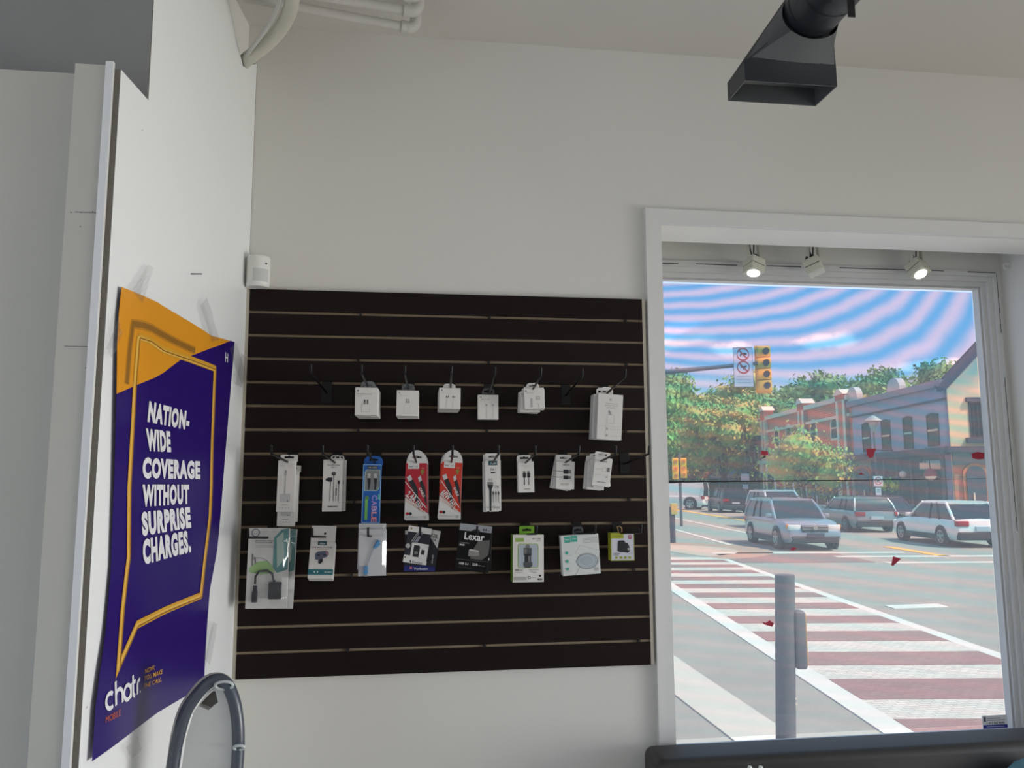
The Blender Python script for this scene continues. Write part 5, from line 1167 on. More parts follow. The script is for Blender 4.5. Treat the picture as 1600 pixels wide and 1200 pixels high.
# red brick building
Ze = FZ(1190, 700, LB)[0]; zr = FZ(1312, 626, LB)[1]
R_ = thing('building', 'red brick building with arched windows and pale corner pilasters', 'building', S(LB, Zd), -YAW)
mb = MB(); mb.plate(rect_(Zd + .02, Ze, STREET, zr), fac(LB), 0, 9, brick_r); mb.build('wall', R_)
mb = MB(); mb.plate(rect_(Zd + .02, Ze, zr - .1, zr + .22), fac(LB), -.3, .2, stone); mb.plate(rect_(Zd + .02, Ze, zr - 1.2, zr - 1.0), fac(LB), -.2, 0, stone); mb.build('cornice', R_)
for (x0, x1, yt) in ((1313, 1327, 610), (1252, 1261, 625), (1193, 1199, 637)):
    z0, z1 = FZ(x1, 640, LB)[0], FZ(x0, 640, LB)[0]; top = FZ((x0 + x1) / 2, yt, LB)[1]
    mb = MB(); mb.plate(rect_(z0, z1, STREET, zr - .1), fac(LB), -.28, -.01, brick_r); mb.plate(rect_(z0, z0 + .35, STREET, zr - .1), fac(LB), -.33, -.02, stone); mb.plate(rect_(z1 - .35, z1, STREET, zr - .1), fac(LB), -.33, -.02, stone)
    mb.plate(rect_(z0, z1, zr - .05, top - .3), fac(LB), -.35, .5, brick_r); mb.plate([(z0 - .15, top - .3), (z1 + .15, top - .3), ((z0 + z1) / 2 + .2, top + .1), ((z0 + z1) / 2 - .2, top + .1)], fac(LB), -.45, .6, stone); mb.build('turret', R_)
for q in ((1298, 652, 1309, 686), (1266, 657, 1276, 693), (1228, 664, 1236, 698), (1210, 668, 1217, 700)): fwin(R_, LB, q, True, stone)
zg = FZ(1310, 716, LB)[1]
mb = MB(); mb.plate(rect_(Zd + .02, Ze, STREET, zg), fac(LB), -.25, -.02, M('pale_shopfront', (214, 218, 214), .7)); mb.plate(rect_(Zd + .02, Ze, zg, zg + .3), fac(LB), -.5, -.02, stone); f = mb.build('shopfront', R_)
mb = MB()
for k in range(9): z = Zd + .8 + (Ze - Zd - 1.6) * k / 8; mb.plate(rect_(z - .75, z + .75, .0, zg - .8), fac(LB), -.3, -.26, dglass if k % 3 else M('red_door', (150, 44, 48), .5))
mb.build('pane', f)
# farther buildings down the street
def plain(label, Za, Zb, L, top, mat, shop, awn, nwin):
    b = thing('building', label, 'building', S(L, Za), -YAW)
    mb = MB(); mb.plate(rect_(Za, Zb, STREET, top), fac(L), 0, 9, mat); mb.build('wall', b)
    mb = MB(); mb.plate(rect_(Za, Zb, top - .2, top + .25), fac(L), -.3, .1, dslate); mb.build('cornice', b)
    mb = MB(); mb.plate(rect_(Za + .2, Zb - .2, STREET, 2.6), fac(L), -.2, -.01, shop); f = mb.build('shopfront', b)
    mb = MB()
    for k in range(4): z = Za + (Zb - Za) * (k + .5) / 4; w = (Zb - Za) / 10; mb.plate(rect_(z - w, z + w, .1, 2.1), fac(L), -.24, -.21, dglass)
    mb.build('pane', f)
    mb = MB(); mb.add([S(L - .2, Za + .4, 3.2), S(L - .2, Zb - .4, 3.2), S(L - 1.4, Zb - .4, 2.4), S(L - 1.4, Za + .4, 2.4)], [(0, 1, 2, 3)], awn); mb.add([S(L - 1.4, Za + .4, 2.4), S(L - 1.4, Zb - .4, 2.4), S(L - 1.4, Zb - .4, 2.1), S(L - 1.4, Za + .4, 2.1)], [(0, 1, 2, 3)], awn); mb.build('awning', b)
    for k in range(nwin):
        z = Za + (Zb - Za) * (k + .5) / nwin; mb = MB(); mb.plate(rect_(z - .6, z + .6, 3.7, min(5.6, top - .6)), fac(L), -.08, 0, stone, holes=[rect_(z - .48, z + .48, 3.82, min(5.48, top - .72))]); f = mb.build('window', b)
        mb = MB(); mb.plate(rect_(z - .48, z + .48, 3.82, min(5.48, top - .72)), fac(L), -.04, -.01, dglass); mb.build('pane', f)
plain('brick building with dark shopfront left of the red brick building', Ze + .1, Ze + 14, LB, 5.6, M('rose_brick', (176, 120, 112), .9, var=.08), darkshop, M('grey_awning', (110, 110, 120), .8), 5)
plain('far grey building with a red awning near the left edge of the window', Ze + 14.2, Ze + 34, LB, 5.2, M('grey_stucco', (160, 156, 150), .9), M('green_shopfront', (96, 120, 108), .7), M('red_awning', (186, 70, 62), .8), 6)

# ------------------------------------------------------------------ cars
tire = M('tyre', (26, 26, 28), .8); rimm = M('wheel_rim', (160, 162, 166), .3, metal=.6); plast = M('dark_bumper', (52, 53, 56), .6); hl = M('headlight_glass', (226, 228, 224), .15, spec=.9); amber = M('indicator_amber', (226, 140, 60), .3); redl = M('tail_light', (168, 26, 36), .25); platem = M('plate', (190, 196, 204), .5); cglass = M('car_glass', (40, 46, 54), .16, spec=.5)
def car(label, paint, L, Z, head, ln, wd_, ht, kind, rot=0., cat='car'):
    r = thing('van' if kind == 'van' else 'car', label, cat, S(L, Z), (pi / 2 - YAW) + (0 if head > 0 else pi) + rot)
    hw = wd_ / 2; gc = .22; belt = {'suv': .60, 'hatch': .60, 'wagon': .62, 'van': .50}[kind] * ht
    hood = {'suv': .98, 'hatch': .95, 'wagon': .93, 'van': 1.05}[kind] * belt
    back = {'suv': 1.0, 'hatch': 1.02, 'wagon': 1.0, 'van': 1.0}[kind] * belt
    st = [(-.5, .62 * back, .86), (-.485, .92 * back, .93), (-.44, back, .98), (-.25, belt, 1), (.0, belt, 1), (.17, belt * .99, 1), (.25, hood, 1), (.40, hood * .93, .97), (.465, hood * .84, .92), (.495, hood * .66, .86), (.5, hood * .5, .80)]
    rings = []
    for x, zt_, k in st:
        w = hw * k; zb0 = gc + (.10 if abs(x) > .47 else 0); x *= ln
        half = [(0, zb0), (w * .9, zb0), (w * .99, zb0 + .12), (w, zb0 + (zt_ - zb0) * .5), (w * .975, zt_ - .07), (w * .90, zt_), (0, zt_ + .025)]
        rings.append([Vector((x, -y, z)) for y, z in half] + [Vector((x, y, z)) for y, z in half[-2:0:-1]])
    mb = MB(); mb.loft(rings, paint)
    wr = ht * .215; xa, xb = -.30 * ln, .30 * ln
    # black sills and arches
    for s_ in (-1, 1):
        mb.box((xa, s_ * hw * .985, gc - .02), (xb, s_ * (hw + .012), gc + .16), plast if kind in ('suv', 'hatch') else paint)
        for x in (xa, xb): mb.disc((x, s_ * hw * .97, wr), (0, 1, 0), wr * 1.17, plast, 24, .08)
    mb.build('body', r, local=True, smooth=38)
    # greenhouse
    g0, g1, t0, t1 = {'suv': (-.485, .22, -.43, .06), 'hatch': (-.46, .20, -.30, .03), 'wagon': (-.47, .20, -.40, .03), 'van': (-.49, .36, -.485, .22)}[kind]
    zt_ = ht - .05
    def gh(x0, x1, w0, w1, za, zb1): return [Vector(p) for p in ((x0, -w0, za), (x1, -w0 * .96, za), (x1, w0 * .96, za), (x0, w0, za))], None
    bx0, bx1, tx0, tx1 = g0 * ln, g1 * ln, t0 * ln, t1 * ln; wb, wt = hw * .92, hw * .74
    bs = [Vector((bx0, -wb, belt - .03)), Vector((bx1, -wb * .95, belt - .03)), Vector((bx1, wb * .95, belt - .03)), Vector((bx0, wb, belt - .03))]
    ts = [Vector((tx0, -wt, zt_)), Vector((tx1, -wt, zt_)), Vector((tx1, wt, zt_)), Vector((tx0, wt, zt_))]
    ms = [a.lerp(b, .5) + Vector(((.02 if i in (1, 2) else -.02) * ln * .5, (-.02 if i < 2 else .02), 0)) for i, (a, b) in enumerate(zip(bs, ts))]
    mb = MB(); mb.loft([bs, ms, ts], cglass); mb.build('glass', r, local=True, smooth=25)
    mb = MB(); tr_ = [[Vector((p.x * 1.0 + (.03 if p.x > 0 else -.05), p.y * k, z)) for p in ts] for k, z in ((1.06, zt_ - .045), (1.04, zt_ + .005), (.8, zt_ + .045))]
    mb.loft(tr_, paint); mb.build('roof', r, local=True, smooth=50)
    mb = MB()
    def pil(a, b, w): mb.tube([a, a.lerp(b, .5) + (ms[0] - bs[0].lerp(ts[0], .5)) * 0, b], w, paint, 6)
    for i in range(4): mb.tube([bs[i], ms[i], ts[i]], .045, paint, 8)
    for s_ in (0, 1):
        b0, b1 = (bs[0], bs[1]) if s_ == 0 else (bs[3], bs[2]); t0_, t1_ = (ts[0], ts[1]) if s_ == 0 else (ts[3], ts[2]); o = Vector((0, -.02 if s_ == 0 else .02, 0))
        for k in ((.30, .52) if kind != 'van' else (.45, .72)): p, q = b0.lerp(b1, k), t0_.lerp(t1_, k + .06); mb.tube([p, p.lerp(q, .5) + o, q], .035, black if kind != 'van' else paint, 6)
    if kind == 'van':
        for s_ in (-1, 1): mb.add([Vector((bx0, s_ * wb * 1.01, belt - .02)), Vector((bx0 + (bx1 - bx0) * .7, s_ * wb * 1.0, belt - .02)), Vector((tx0 + (tx1 - tx0) * .8, s_ * (wt + .03), zt_)), Vector((tx0, s_ * (wt + .03), zt_)), ], [(0, 1, 2, 3)], paint)
    mb.build('pillar_frame', r, local=True, smooth=40)
    for x in (xa, xb):
        for s_ in (-1, 1):
            c = Vector((x, s_ * (hw - .09), wr)); mb = MB()
            mb.loft([[c + Vector((q * cos(2 * pi * k / 24), y * s_, q * sin(2 * pi * k / 24))) for k in range(24)] for q, y in ((wr * .6, -.1), (wr * .95, -.1), (wr, -.06), (wr, .08), (wr * .93, .115), (wr * .68, .115), (wr * .66, .09), (wr * .1, .08))], tire); w_ = mb.build('wheel', r, local=True, smooth=40)
            mb = MB()
            mb.loft([[c + Vector((q * cos(2 * pi * k / 20), y * s_, q * sin(2 * pi * k / 20))) for k in range(20)] for q, y in ((wr * .68, .116), (wr * .60, .118), (wr * .58, .10))], rimm, caps=False)
            for k in range(5):
                a = 2 * pi * k / 5 + .3; ex = Vector((cos(a), 0, sin(a))); ez = Vector((-sin(a), 0, cos(a))); y = Vector((0, .117 * s_, 0))
                mb.add([c + y - ez * wr * .12, c + y + ez * wr * .12, c + y + ex * wr * .62 + ez * wr * .09, c + y + ex * wr * .62 - ez * wr * .09], [(0, 1, 2, 3)], rimm)
            mb.disc(c + Vector((0, .118 * s_, 0)), (0, 1, 0), wr * .15, rimm, 12, .01); mb.build('rim', w_, local=True)
    fx = ln * .5
    for s_ in (-1, 1):
        mb = MB(); y = s_ * hw * .66; zh = hood * .77
        mb.rbox((fx * .925, y - hw * .22, zh - .09), (fx * .985, y + hw * .2, zh + .075), .03, hl, seg=2); mb.rbox((fx * .90, s_ * hw * .86 - .05, zh - .06), (fx * .95, s_ * hw * .86 + .05, zh + .09), .025, amber if kind == 'suv' else hl, seg=2); mb.build('headlight', r, local=True, smooth=40)
        mb = MB(); zl_ = back * .84; mb.rbox((-fx * 1.003, y - hw * .16, zl_ - .08), (-fx * .93, s_ * hw * .94 + .0, zl_ + .09), .025, redl, seg=2)
        mb.build('tail_light', r, local=True, smooth=40)
        mb = MB(); mx_ = bx1 * .80; mb.rbox((mx_ - .07, s_ * (hw + .02) - .09, belt + .01), (mx_ + .06, s_ * (hw + .02) + .09, belt + .15), .03, paint, seg=2); mb.build('mirror', r, local=True, smooth=40)
    mb = MB(); mb.rbox((fx * .955, -hw * .45, hood * .60), (fx * .998, hw * .45, hood * .83), .02, plast, seg=2)
    for k in range(2): mb.rbox((fx * .97, -hw * .44, hood * (.70 + .08 * k)), (fx * 1.006, hw * .44, hood * (.73 + .08 * k)), .01, chrome, seg=1)
    mb.build('grille', r, local=True)
    mb = MB(); mb.disc((fx * 1.01, 0, hood * .76), (1, 0, 0), .07, chrome, 16, .02); mb.build('badge', r, local=True)
    mb = MB(); mb.rbox((fx * .955, -hw * .78, gc + .02), (fx * 1.005, hw * .78, gc + .20), .03, plast, seg=2); mb.build('front_bumper', r, local=True)
    mb = MB(); mb.rbox((-fx * 1.015, -hw * .90, gc + .02), (-fx * .93, hw * .90, gc + (.28 if kind != 'van' else .16)), .04, plast, seg=2); mb.build('rear_bumper', r, local=True)
    mb = MB(); mb.box((-fx * 1.02, -.26, back * .60), (-fx * .985, .26, back * .60 + .13), platem); mb.build('license_plate', r, local=True)
    mb = MB(); mb.box((fx * .99, -.26, hood * .45), (fx * 1.016, .26, hood * .45 + .12), platem if kind != 'suv' else dslate); mb.build('license_plate', r, local=True)
    if kind in ('suv', 'wagon'):
        for s_ in (-1, 1): mb = MB(); mb.tube([(tx0 + .1, s_ * wt * .9, zt_ + .03), (tx0 + .25, s_ * wt * .9, zt_ + .085), (tx1 - .25, s_ * wt * .9, zt_ + .085), (tx1 - .1, s_ * wt * .9, zt_ + .03)], .018, plast, 6); mb.build('roof_rail', r, local=True, smooth=40)
    return r
silver = M('silver_car_paint', (150, 156, 166), .3, metal=.35, coat=.5, var=.01); whitec = M('white_car_paint', (232, 232, 230), .3, coat=.5, var=.01); greyc = M('grey_car_paint', (140, 148, 150), .3, metal=.3, coat=.5, var=.01); darkc = M('dark_car_paint', (52, 56, 66), .3, metal=.2, coat=.5); navyc = M('navy_car_paint', (58, 62, 80), .3, metal=.2, coat=.5); pales = M('pale_silver_paint', (196, 202, 208), .3, metal=.2, coat=.5)
car('silver suv driving towards the shop, nearest car on the left', silver, 9.22, 26.8, -1, 4.5, 1.82, 1.55, 'suv')
car('white hatchback seen from behind at the right edge of the window', whitec, 14.80, 27.5, 1, 4.4, 1.80, 1.45, 'hatch')
car('grey station wagon seen from behind, left of the white hatchback', greyc, 15.05, 35.6, 1, 4.76, 1.85, 1.45, 'wagon')
car('dark blue parked car behind the grey wagon, by the shopfronts', navyc, 18.2, 39.2, -1, 4.5, 1.8, 1.42, 'hatch')
car('pale silver suv mostly hidden behind the nearest silver suv', pales, 12.3, 37.2, -1, 4.5, 1.82, 1.74, 'suv')
car('dark suv with red tail lights in the far lane, beside the white van', darkc, 15.6, 58.4, 1, 4.7, 1.9, 1.72, 'suv')
car('dark car parked just right of the far dark suv', darkc, 18.4, 62.5, 1, 4.5, 1.8, 1.5, 'hatch')
car('white delivery van crossing at the far left of the window', whitec, 13.0, 64.5, 1, 5.2, 1.95, 2.2, 'van', radians(62), 'van')

# ------------------------------------------------------------------ posts, signals, signs
galv = M('weathered_grey_post', (96, 97, 103), .6, metal=.15, var=.25, scale=22); sigy = M('signal_yellow', (250, 180, 40), .5); lensd = M('dark_signal_lens', (40, 42, 46), .3)
Zp = 6.0; L_, top = SP(1226, 898, Zp)
p = thing('signal_post', 'thick grey pedestrian signal post on the corner just outside the window', 'post', S(L_, Zp))
rp_ = 14.6 / FPX * Zp; P0 = S(L_, Zp); mb = MB(); mb.tube([P0 - RV * .055, Vector((P0.x, P0.y, top - .012)), Vector((P0.x, P0.y, top))], [rp_, rp_, rp_ * .97], galv, 32); mb.build('pole', p, smooth=40)
mb = MB(); (a, zt_), (b, zb_) = SP(1239, 953, Zp), SP(1259, 1044, Zp)
R4 = Matrix.Translation(S(0, 0, 0)) @ Matrix.Rotation(-YAW, 4, 'Z')
mb.rbox((a - .01, Zp - .06, zb_), (b, Zp + .05, zt_), .022, galv, Matrix.Rotation(-YAW, 4, 'Z'), 3); hb = mb.build('button_housing', p, smooth=35)
mb = MB(); mb.rbox((b - .004, Zp - .045, zb_ + .03), (b + .006, Zp + .055, zt_ - .02), .003, M('amber_plate', (200, 150, 60), .6), Matrix.Rotation(-YAW, 4, 'Z'), 1); mb.build('face_plate', hb)
mb = MB()
for z in (SP(1230, 1088, Zp)[1], SP(1230, 1096, Zp)[1]): mb.disc(S(L_ + .02, Zp - rp_ * .95, z), HV, .009, stone, 10, .006)
mb.build('bolt', p)
# short dark post farther left
Zq = 28.; L_ = (1046 - 800) / FPX * Zq
p = thing('signal_post', 'short dark post with yellow button box at the far left corner', 'post', S(L_, Zq))
P0 = S(L_, Zq); mb = MB(); mb.tube([P0, P0 + Vector((0, 0, 1.25))], .10, M('dark_post', (70, 72, 82), .6), 16); mb.build('pole', p, smooth=40)
mb = MB(); mb.rbox((L_ - .05, Zq - .14, STREET + .98), (L_ + .16, Zq + .1, STREET + 1.36), .02, M('yellow_box', (214, 180, 96), .6), Matrix.Rotation(-YAW, 4, 'Z')); mb.build('button_box', p)
# overhead signal on its mast arm
Zs = 23.8; (La, za), (Lb_, zb_) = SP(1037, 581.5, Zs), SP(1190, 567, Zs)
p = thing('traffic_signal_mast', 'grey mast arm reaching in from the left over the street', 'mast arm', S(La - .6, Zs))
mb = MB(); mb.tube([S(La - .6, Zs), S(La - .6, Zs, za + .6)], .12, galv, 14); mb.build('pole', p, smooth=40)
mb = MB(); mb.tube([S(La - .6, Zs, za - .06), S(Lb_, Zs, zb_)], [.085, .05], galv, 12); mb.build('arm', p, smooth=40)
(a, zt_), (b, zb2) = SP(1180, 541, Zs), SP(1207, 612, Zs)
s_ = thing('traffic_signal', 'yellow four-lens traffic signal hanging on the mast arm', 'traffic signal', S((a + b) / 2, Zs, zb2))
RY = Matrix.Rotation(-YAW, 4, 'Z')
hgt = (zt_ - zb2) / 4
for k in range(4):
    mb = MB(); z0 = zb2 + hgt * k; mb.rbox((a + .03, Zs - .10, z0 + .008), (b - .03, Zs + .10, z0 + hgt - .008), .025, sigy, RY, 2); h_ = mb.build('housing', s_, smooth=40)
    c = ((a + b) / 2 + .04, Zs - .10, z0 + hgt / 2); mb = MB(); mb.disc(RY @ Vector(c), HV, .098, lensd, 20, .02); mb.build('lens', h_)
    mb = MB(); rg = [[RY @ Vector((c[0] + .105 * cos(t), Zs - .10 - y * (.4 + .6 * max(0, sin(t))), c[2] + .105 * sin(t))) for t in [radians(-10 + 10 * i) for i in range(21)]] for y in (0, .10)]
    mb.loft(rg, sigy, caps=False, closed=False); mb.build('visor', h_, smooth=60)
mb = MB(); mb.box((a, Zs + .10, zb2 - .03), (b, Zs + .12, zt_ + .03), sigy, RY); mb.build('backplate', s_)
(a, zt_), (b, zb2) = SP(1144, 544, Zs), SP(1177, 605, Zs)
s_ = thing('road_sign', 'white rectangular sign with two red prohibition circles on the mast arm', 'road sign', S((a + b) / 2, Zs, zb2))
def SG(u, v, d): return S(a + (b - a) * u, Zs - .06 + d, zt_ - (zt_ - zb2) * v)
signw = M('sign_white', (206, 206, 214), .5); signr = M('sign_red', (168, 50, 56), .5)
mb = MB(); mb.plate(rect_(0, 1, 0, 1), SG, -.012, .012, signw); ar = (zt_ - zb2) / (b - a)
put_line(mb, [(.01, .006), (.99, .006), (.99, .994), (.01, .994)], .02, SG, -.013, greyp, True)
for v in (.17, .50):
    put_line(mb, [(.5 + .30 * cos(t), v + .30 / ar * sin(t)) for t in [2 * pi * i / 24 for i in range(24)]], .045, SG, -.014, signr, True)
    put_line(mb, [(.29, v - .11), (.71, v + .11)], .05, SG, -.0145, signr)
put_line(mb, [(.36, .22), (.40, .16), (.64, .16)], .06, SG, -.0135, dkp); mb.plate([(.62, .12), (.72, .16), (.62, .20)], SG, -.0135, None, dkp)
put_line(mb, [(.34, .47), (.5, .50), (.66, .47)], .05, SG, -.0135, dkp); put_line(mb, [(.5, .50), (.5, .56)], .05, SG, -.0135, dkp)
for v in (.72, .80, .88): mb.plate(rect_(.14, .86, v, v + .025), SG, -.0135, None, lgrey)
mb.build('panel', s_); mb = MB(); mb.box((a + .2, Zs - .045, (zt_ + zb2) / 2 + .1), (b - .2, Zs + .06, (zt_ + zb2) / 2 + .18), galv, RY); mb.build('clamp', s_)
# far signal on a pole
Zf = 39.
Lp = (1060 - 800) / FPX * Zf
p = thing('traffic_signal', 'pair of yellow signal heads on a pole above the white van', 'traffic signal', S(Lp, Zf))
mb = MB(); mb.tube([S(Lp, Zf), S(Lp, Zf, 3.0)], .07, galv, 10); mb.build('pole', p, smooth=40)
for x0, x1, yb in ((1049, 1059, 749), (1061.5, 1071.5, 747)):
    (a, zt_), (b, zb2) = SP(x0, 716, Zf), SP(x1, yb, Zf); mb = MB(); mb.rbox((a, Zf - .3, zb2), (b, Zf - .08, zt_), .03, sigy, RY, 2); h_ = mb.build('signal_head', p)
    for k in range(3): mb = MB(); mb.disc(RY @ Vector(((a + b) / 2, Zf - .31, zb2 + (zt_ - zb2) * (k + .5) / 3)), HV, .09, M('lens_orange', (220, 120, 40), .4), 14, .03); mb.build('lens', h_)
# no-turn sign on its pole
Zn = 40.5; Ln, _ = SP(1374, 750, Zn)
p = thing('road_sign', 'white no-turn sign with red circle on a thin pole before the shopfronts', 'road sign', S(Ln, Zn))
mb = MB(); mb.tube([S(Ln, Zn), S(Ln, Zn, SP(1374, 742, Zn)[1])], .035, galv, 8); mb.build('pole', p, smooth=40)
(a, zt_), (b, zb2) = SP(1364, 744, Zn), SP(1379, 759.5, Zn)
def SG2(u, v, d): return S(a + (b - a) * u, Zn - .05 + d, zt_ - (zt_ - zb2) * v)
mb = MB(); mb.plate(rect_(0, 1, 0, 1), SG2, -.01, .01, signw); put_line(mb, [(.5 + .36 * cos(t), .5 + .36 * sin(t)) for t in [2 * pi * i / 20 for i in range(20)]], .09, SG2, -.012, signr, True); put_line(mb, [(.36, .66), (.36, .42), (.66, .42)], .09, SG2, -.012, dkp); put_line(mb, [(.25, .25), (.75, .75)], .08, SG2, -.013, signr); mb.build('panel', p)
mb = MB(); mb.plate(rect_(.15, .75, 1.15, 1.9), SG2, -.01, .01, signw); mb.plate(rect_(.28, .62, 1.35, 1.42), SG2, -.012, None, dkp); mb.plate(rect_(.28, .62, 1.55, 1.6), SG2, -.012, None, dkp); mb.build('lower_tab', p)
# white notice signs on a pole, farther
Zn3 = 66.; Ln3, _ = SP(1164, 750, Zn3)
p = thing('road_sign', 'two small white plates on one pole before the dark shopfront, above the dark suv', 'road sign', S(Ln3, Zn3))
mb = MB(); mb.tube([S(Ln3, Zn3), S(Ln3, Zn3, 2.6)], .04, galv, 8); mb.build('pole', p, smooth=40)
for (y0_, y1_, w) in ((740, 751, .34), (757, 764, .22)):
    za, zb3 = SP(1164, y0_, Zn3)[1], SP(1164, y1_, Zn3)[1]; mb = MB(); mb.box((Ln3 - w, Zn3 - .07, zb3), (Ln3 + w, Zn3 - .045, za), signw, RY); mb.build('panel', p)
# street lamp with globes
Zl = 44.; Ll, zl_ = SP(1365.5, 681, Zl)
p = thing('street_lamp', 'slim grey street lamp with lantern heads before the blue-grey building', 'street lamp', S(Ll, Zl))
mb = MB(); mb.tube([S(Ll, Zl), S(Ll, Zl, 1.0), S(Ll, Zl, zl_ + .3)], [.10, .07, .05], M('lamp_post_grey', (90, 90, 100), .6), 12); mb.tube([S(Ll - .1, Zl, zl_ - .8), S(Ll + 1.0, Zl, zl_ - .8)], .03, dslate, 6); mb.build('post', p, smooth=40)
mb = MB(); c = S(Ll, Zl, zl_ + .2); mb.loft([[c + Vector((q * cos(2 * pi * k / 14), q * sin(2 * pi * k / 14), z)) for k in range(14)] for q, z in ((.10, 0), (.22, .35), (.24, .55), (.46, .62), (.40, .70), (.08, .92))], M('lantern', (170, 160, 160), .5)); mb.build('lantern', p, smooth=35)
# globe lamp and flower basket at the shopfront
z, y = FZ(1436, 741, LB); P = S(LB - .9, z, y); mb = MB(); bm = bmesh.new(); bmesh.ops.create_uvsphere(bm, u_segments=16, v_segments=10, radius=.19)
g_ = thing('globe_lamp', 'small white globe lamp hanging before the dark shopfront', 'lamp', P - Vector((0, 0, .19)))
mb.bm(bm, M('globe_white', (214, 206, 196), .4), Matrix.Translation(P)); mb.build('globe', g_, smooth=60); mb = MB(); mb.tube([P, P + Vector((0, 0, .7)), S(LB - .1, z, y + .7)], .02, black, 6); mb.build('bracket', g_)
z, y = FZ(1478, 741, LB); P = S(LB - .8, z, y); fb = thing('hanging_lantern', 'red and white striped lantern hanging at the corner of the blue-grey building', 'lantern', P - Vector((0, 0, .3)))
for q0, q1, mt, nm in ((-.3, -.1, 'globe_white', 'lower_shade'), (-.1, .3, 'sign_red', 'upper_shade')):
    mb = MB(); mb.loft([[P + Vector((sqrt(max(0.002, .0961 - zz * zz)) * cos(2 * pi * k / 14), sqrt(max(0.002, .0961 - zz * zz)) * sin(2 * pi * k / 14), zz)) for k in range(14)] for zz in [q0 + (q1 - q0) * i / 5 for i in range(6)]], MATS[mt]); mb.build(nm, fb, smooth=50)
mb = MB(); mb.tube([P + Vector((0, 0, .28)), P + Vector((0, 0, .75)), S(LB - .05, z, y + .75)], .02, black, 6); mb.build('bracket', fb)
z, y = FZ(1476, 728, LB); mb = MB(); mb.box((LB - 1.3, z - .04, y - .16), (LB - .1, z + .04, y + .16), M('board_cream', (206, 180, 160), .6), RY); tag(mb.build('hanging_sign'), 'small cream board jutting from the dark shopfront above the striped lantern', 'sign')
# planter by the sign
zp, yp = SP(1389, 757, 43.); P = S(zp, 43., yp)
pl_ = thing('flower_basket', 'bright green flower basket hanging before the dark shopfront', 'flower basket', P - Vector((0, 0, .3)))
crown_mesh(.55, .7, 5, 160, .1, 77, M('basket_leaves', (150, 180, 70), .8, var=.3, scale=6)).build('plant', pl_, local=True, recalc=False)
mb = MB(); mb.tube([(0, 0, .0), (0, 0, .18)], [.14, .26], dslate, 12); mb.tube([(0, 0, .18), (0, 0, 1.1)], .012, black, 5); mb.build('basket', pl_, local=True)

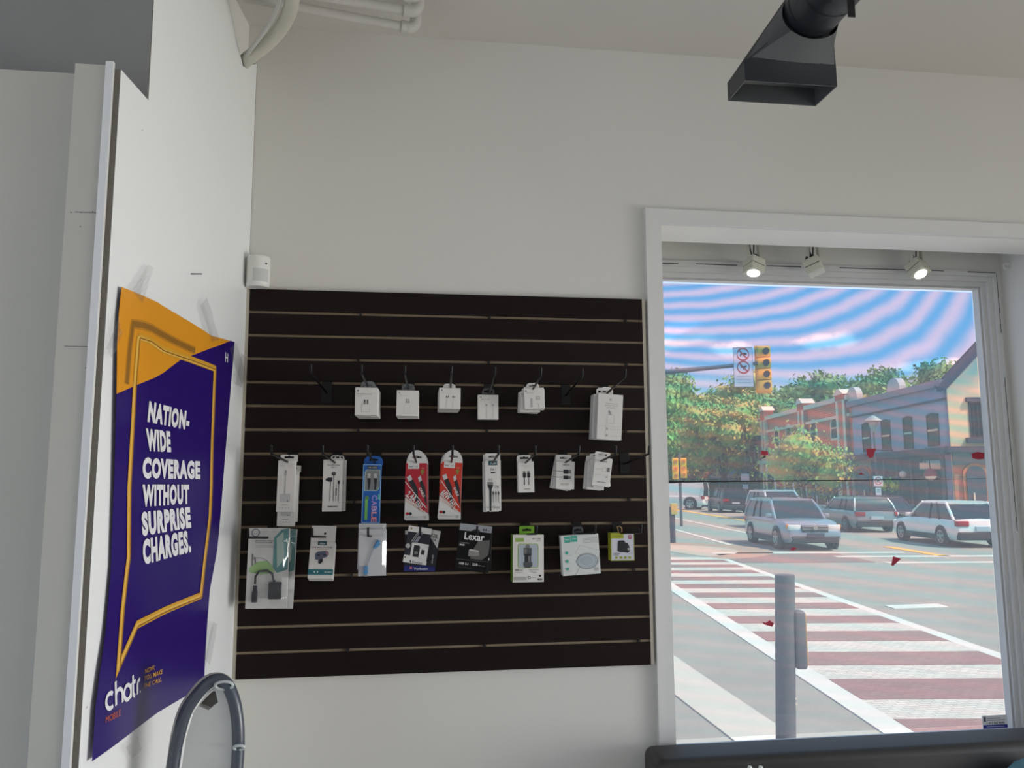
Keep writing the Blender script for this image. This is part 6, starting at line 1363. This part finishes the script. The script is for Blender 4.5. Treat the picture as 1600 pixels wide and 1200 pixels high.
# ------------------------------------------------------------------ two people on the far sidewalk
skin = M('skin', (196, 150, 126), .6)
def person(px, Z, facing, shirt, trous, hair, label, bag):
    L, _ = SP(px, 780, Z); r = thing('person', label, 'person', S(L, Z, STREET + .14), -YAW + facing)
    J = {'pel': (0, 0, .92, .135), 'bel': (0, 0, 1.06, .125), 'che': (0, -.01, 1.28, .15), 'nek': (0, -.01, 1.46, .06), 'hed': (0, .0, 1.56, .085), 'top': (0, 0, 1.66, .075)}
    for s_, k in ((-1, 'l'), (1, 'r')):
        J.update({k + 'hip': (s_ * .09, 0, .88, .095), k + 'kne': (s_ * .10, -.03 * s_, .48, .062), k + 'ank': (s_ * .10, .03 * s_, .09, .042), k + 'toe': (s_ * .11, -.13 + .03 * s_, .04, .036),
                  k + 'sho': (s_ * .17, 0, 1.40, .065), k + 'elb': (s_ * .24, .02, 1.13, .045), k + 'wri': (s_ * .20, -.14, .98, .032), k + 'han': (s_ * .18, -.20, .95, .03)})
    E_ = [('pel', 'bel'), ('bel', 'che'), ('che', 'nek'), ('nek', 'hed'), ('hed', 'top')]
    for k in 'lr': E_ += [('pel', k + 'hip'), (k + 'hip', k + 'kne'), (k + 'kne', k + 'ank'), (k + 'ank', k + 'toe'), ('che', k + 'sho'), (k + 'sho', k + 'elb'), (k + 'elb', k + 'wri'), (k + 'wri', k + 'han')]
    ks = list(J); me = bpy.data.meshes.new('body'); me.from_pydata([J[k][:3] for k in ks], [(ks.index(a), ks.index(b)) for a, b in E_], [])
    o = bpy.data.objects.new('body', me); COL.objects.link(o)
    md = o.modifiers.new('skin', 'SKIN')
    for i, k in enumerate(ks): me.skin_vertices[0].data[i].radius = (J[k][3], J[k][3])
    me.skin_vertices[0].data[0].use_root = True
    o.modifiers.new('sub', 'SUBSURF').levels = 1; bpy.context.view_layer.update()
    m2 = bpy.data.meshes.new_from_object(o.evaluated_get(bpy.context.evaluated_depsgraph_get())); o.modifiers.clear(); o.data = m2; m2.materials.clear()
    for m_ in (skin, shirt, trous, black): m2.materials.append(m_)
    for p_ in m2.polygons:
        c = p_.center; p_.use_smooth = True
        p_.material_index = 3 if c.z < .09 else 2 if c.z < .98 and abs(c.x) < .17 and c.y > -.12 else 1 if c.z < 1.46 and not (abs(c.x) > .15 and c.z < 1.16) else 0
    o.parent = r
    bm = bmesh.new(); bmesh.ops.create_uvsphere(bm, u_segments=14, v_segments=10, radius=1); mb = MB()
    mb.bm(bm, hair, lambda v: Vector((v.x * .098, v.y * .108 + .018, 1.63 + v.z * .095 - .05 * (v.y > .3)))); mb.build('hair', r, local=True, smooth=60)
    mb = MB()
    for s_ in (-1, 1): mb.disc((s_ * .033, -.083, 1.595), (0, 1, 0), .011, black, 8, .01)
    mb.tube([(-.02, -.083, 1.535), (.02, -.083, 1.535)], .006, M('lips', (150, 80, 76), .6), 5); mb.tube([(0, -.08, 1.585), (0, -.10, 1.56)], .01, skin, 5); mb.build('face', r, local=True)
    for s_ in (-1, 1):
        mb = MB()
        for k in range(4): mb.tube([(s_ * (.165 + .012 * k), -.215, .945), (s_ * (.162 + .012 * k), -.25 - .004 * (k % 3), .93), (s_ * (.158 + .012 * k), -.265, .905)], [.008, .007, .006], skin, 6)
        mb.tube([(s_ * .155, -.20, .955), (s_ * .14, -.235, .945)], [.009, .007], skin, 6); mb.build('fingers', r, local=True, smooth=50)
person(1272, 54., .3, M('grey_shirt', (120, 116, 120), .8), M('dark_trousers', (44, 44, 52), .8), M('dark_hair', (40, 32, 30), .7), 'person in a grey shirt and dark trousers on the far sidewalk, left of two', 0)
person(1293, 55.5, -.4, M('brown_shirt', (126, 98, 88), .8), M('black_trousers', (34, 34, 40), .8), M('brown_hair', (58, 44, 38), .7), 'person in a brown shirt and black trousers on the far sidewalk, right of two', 0)
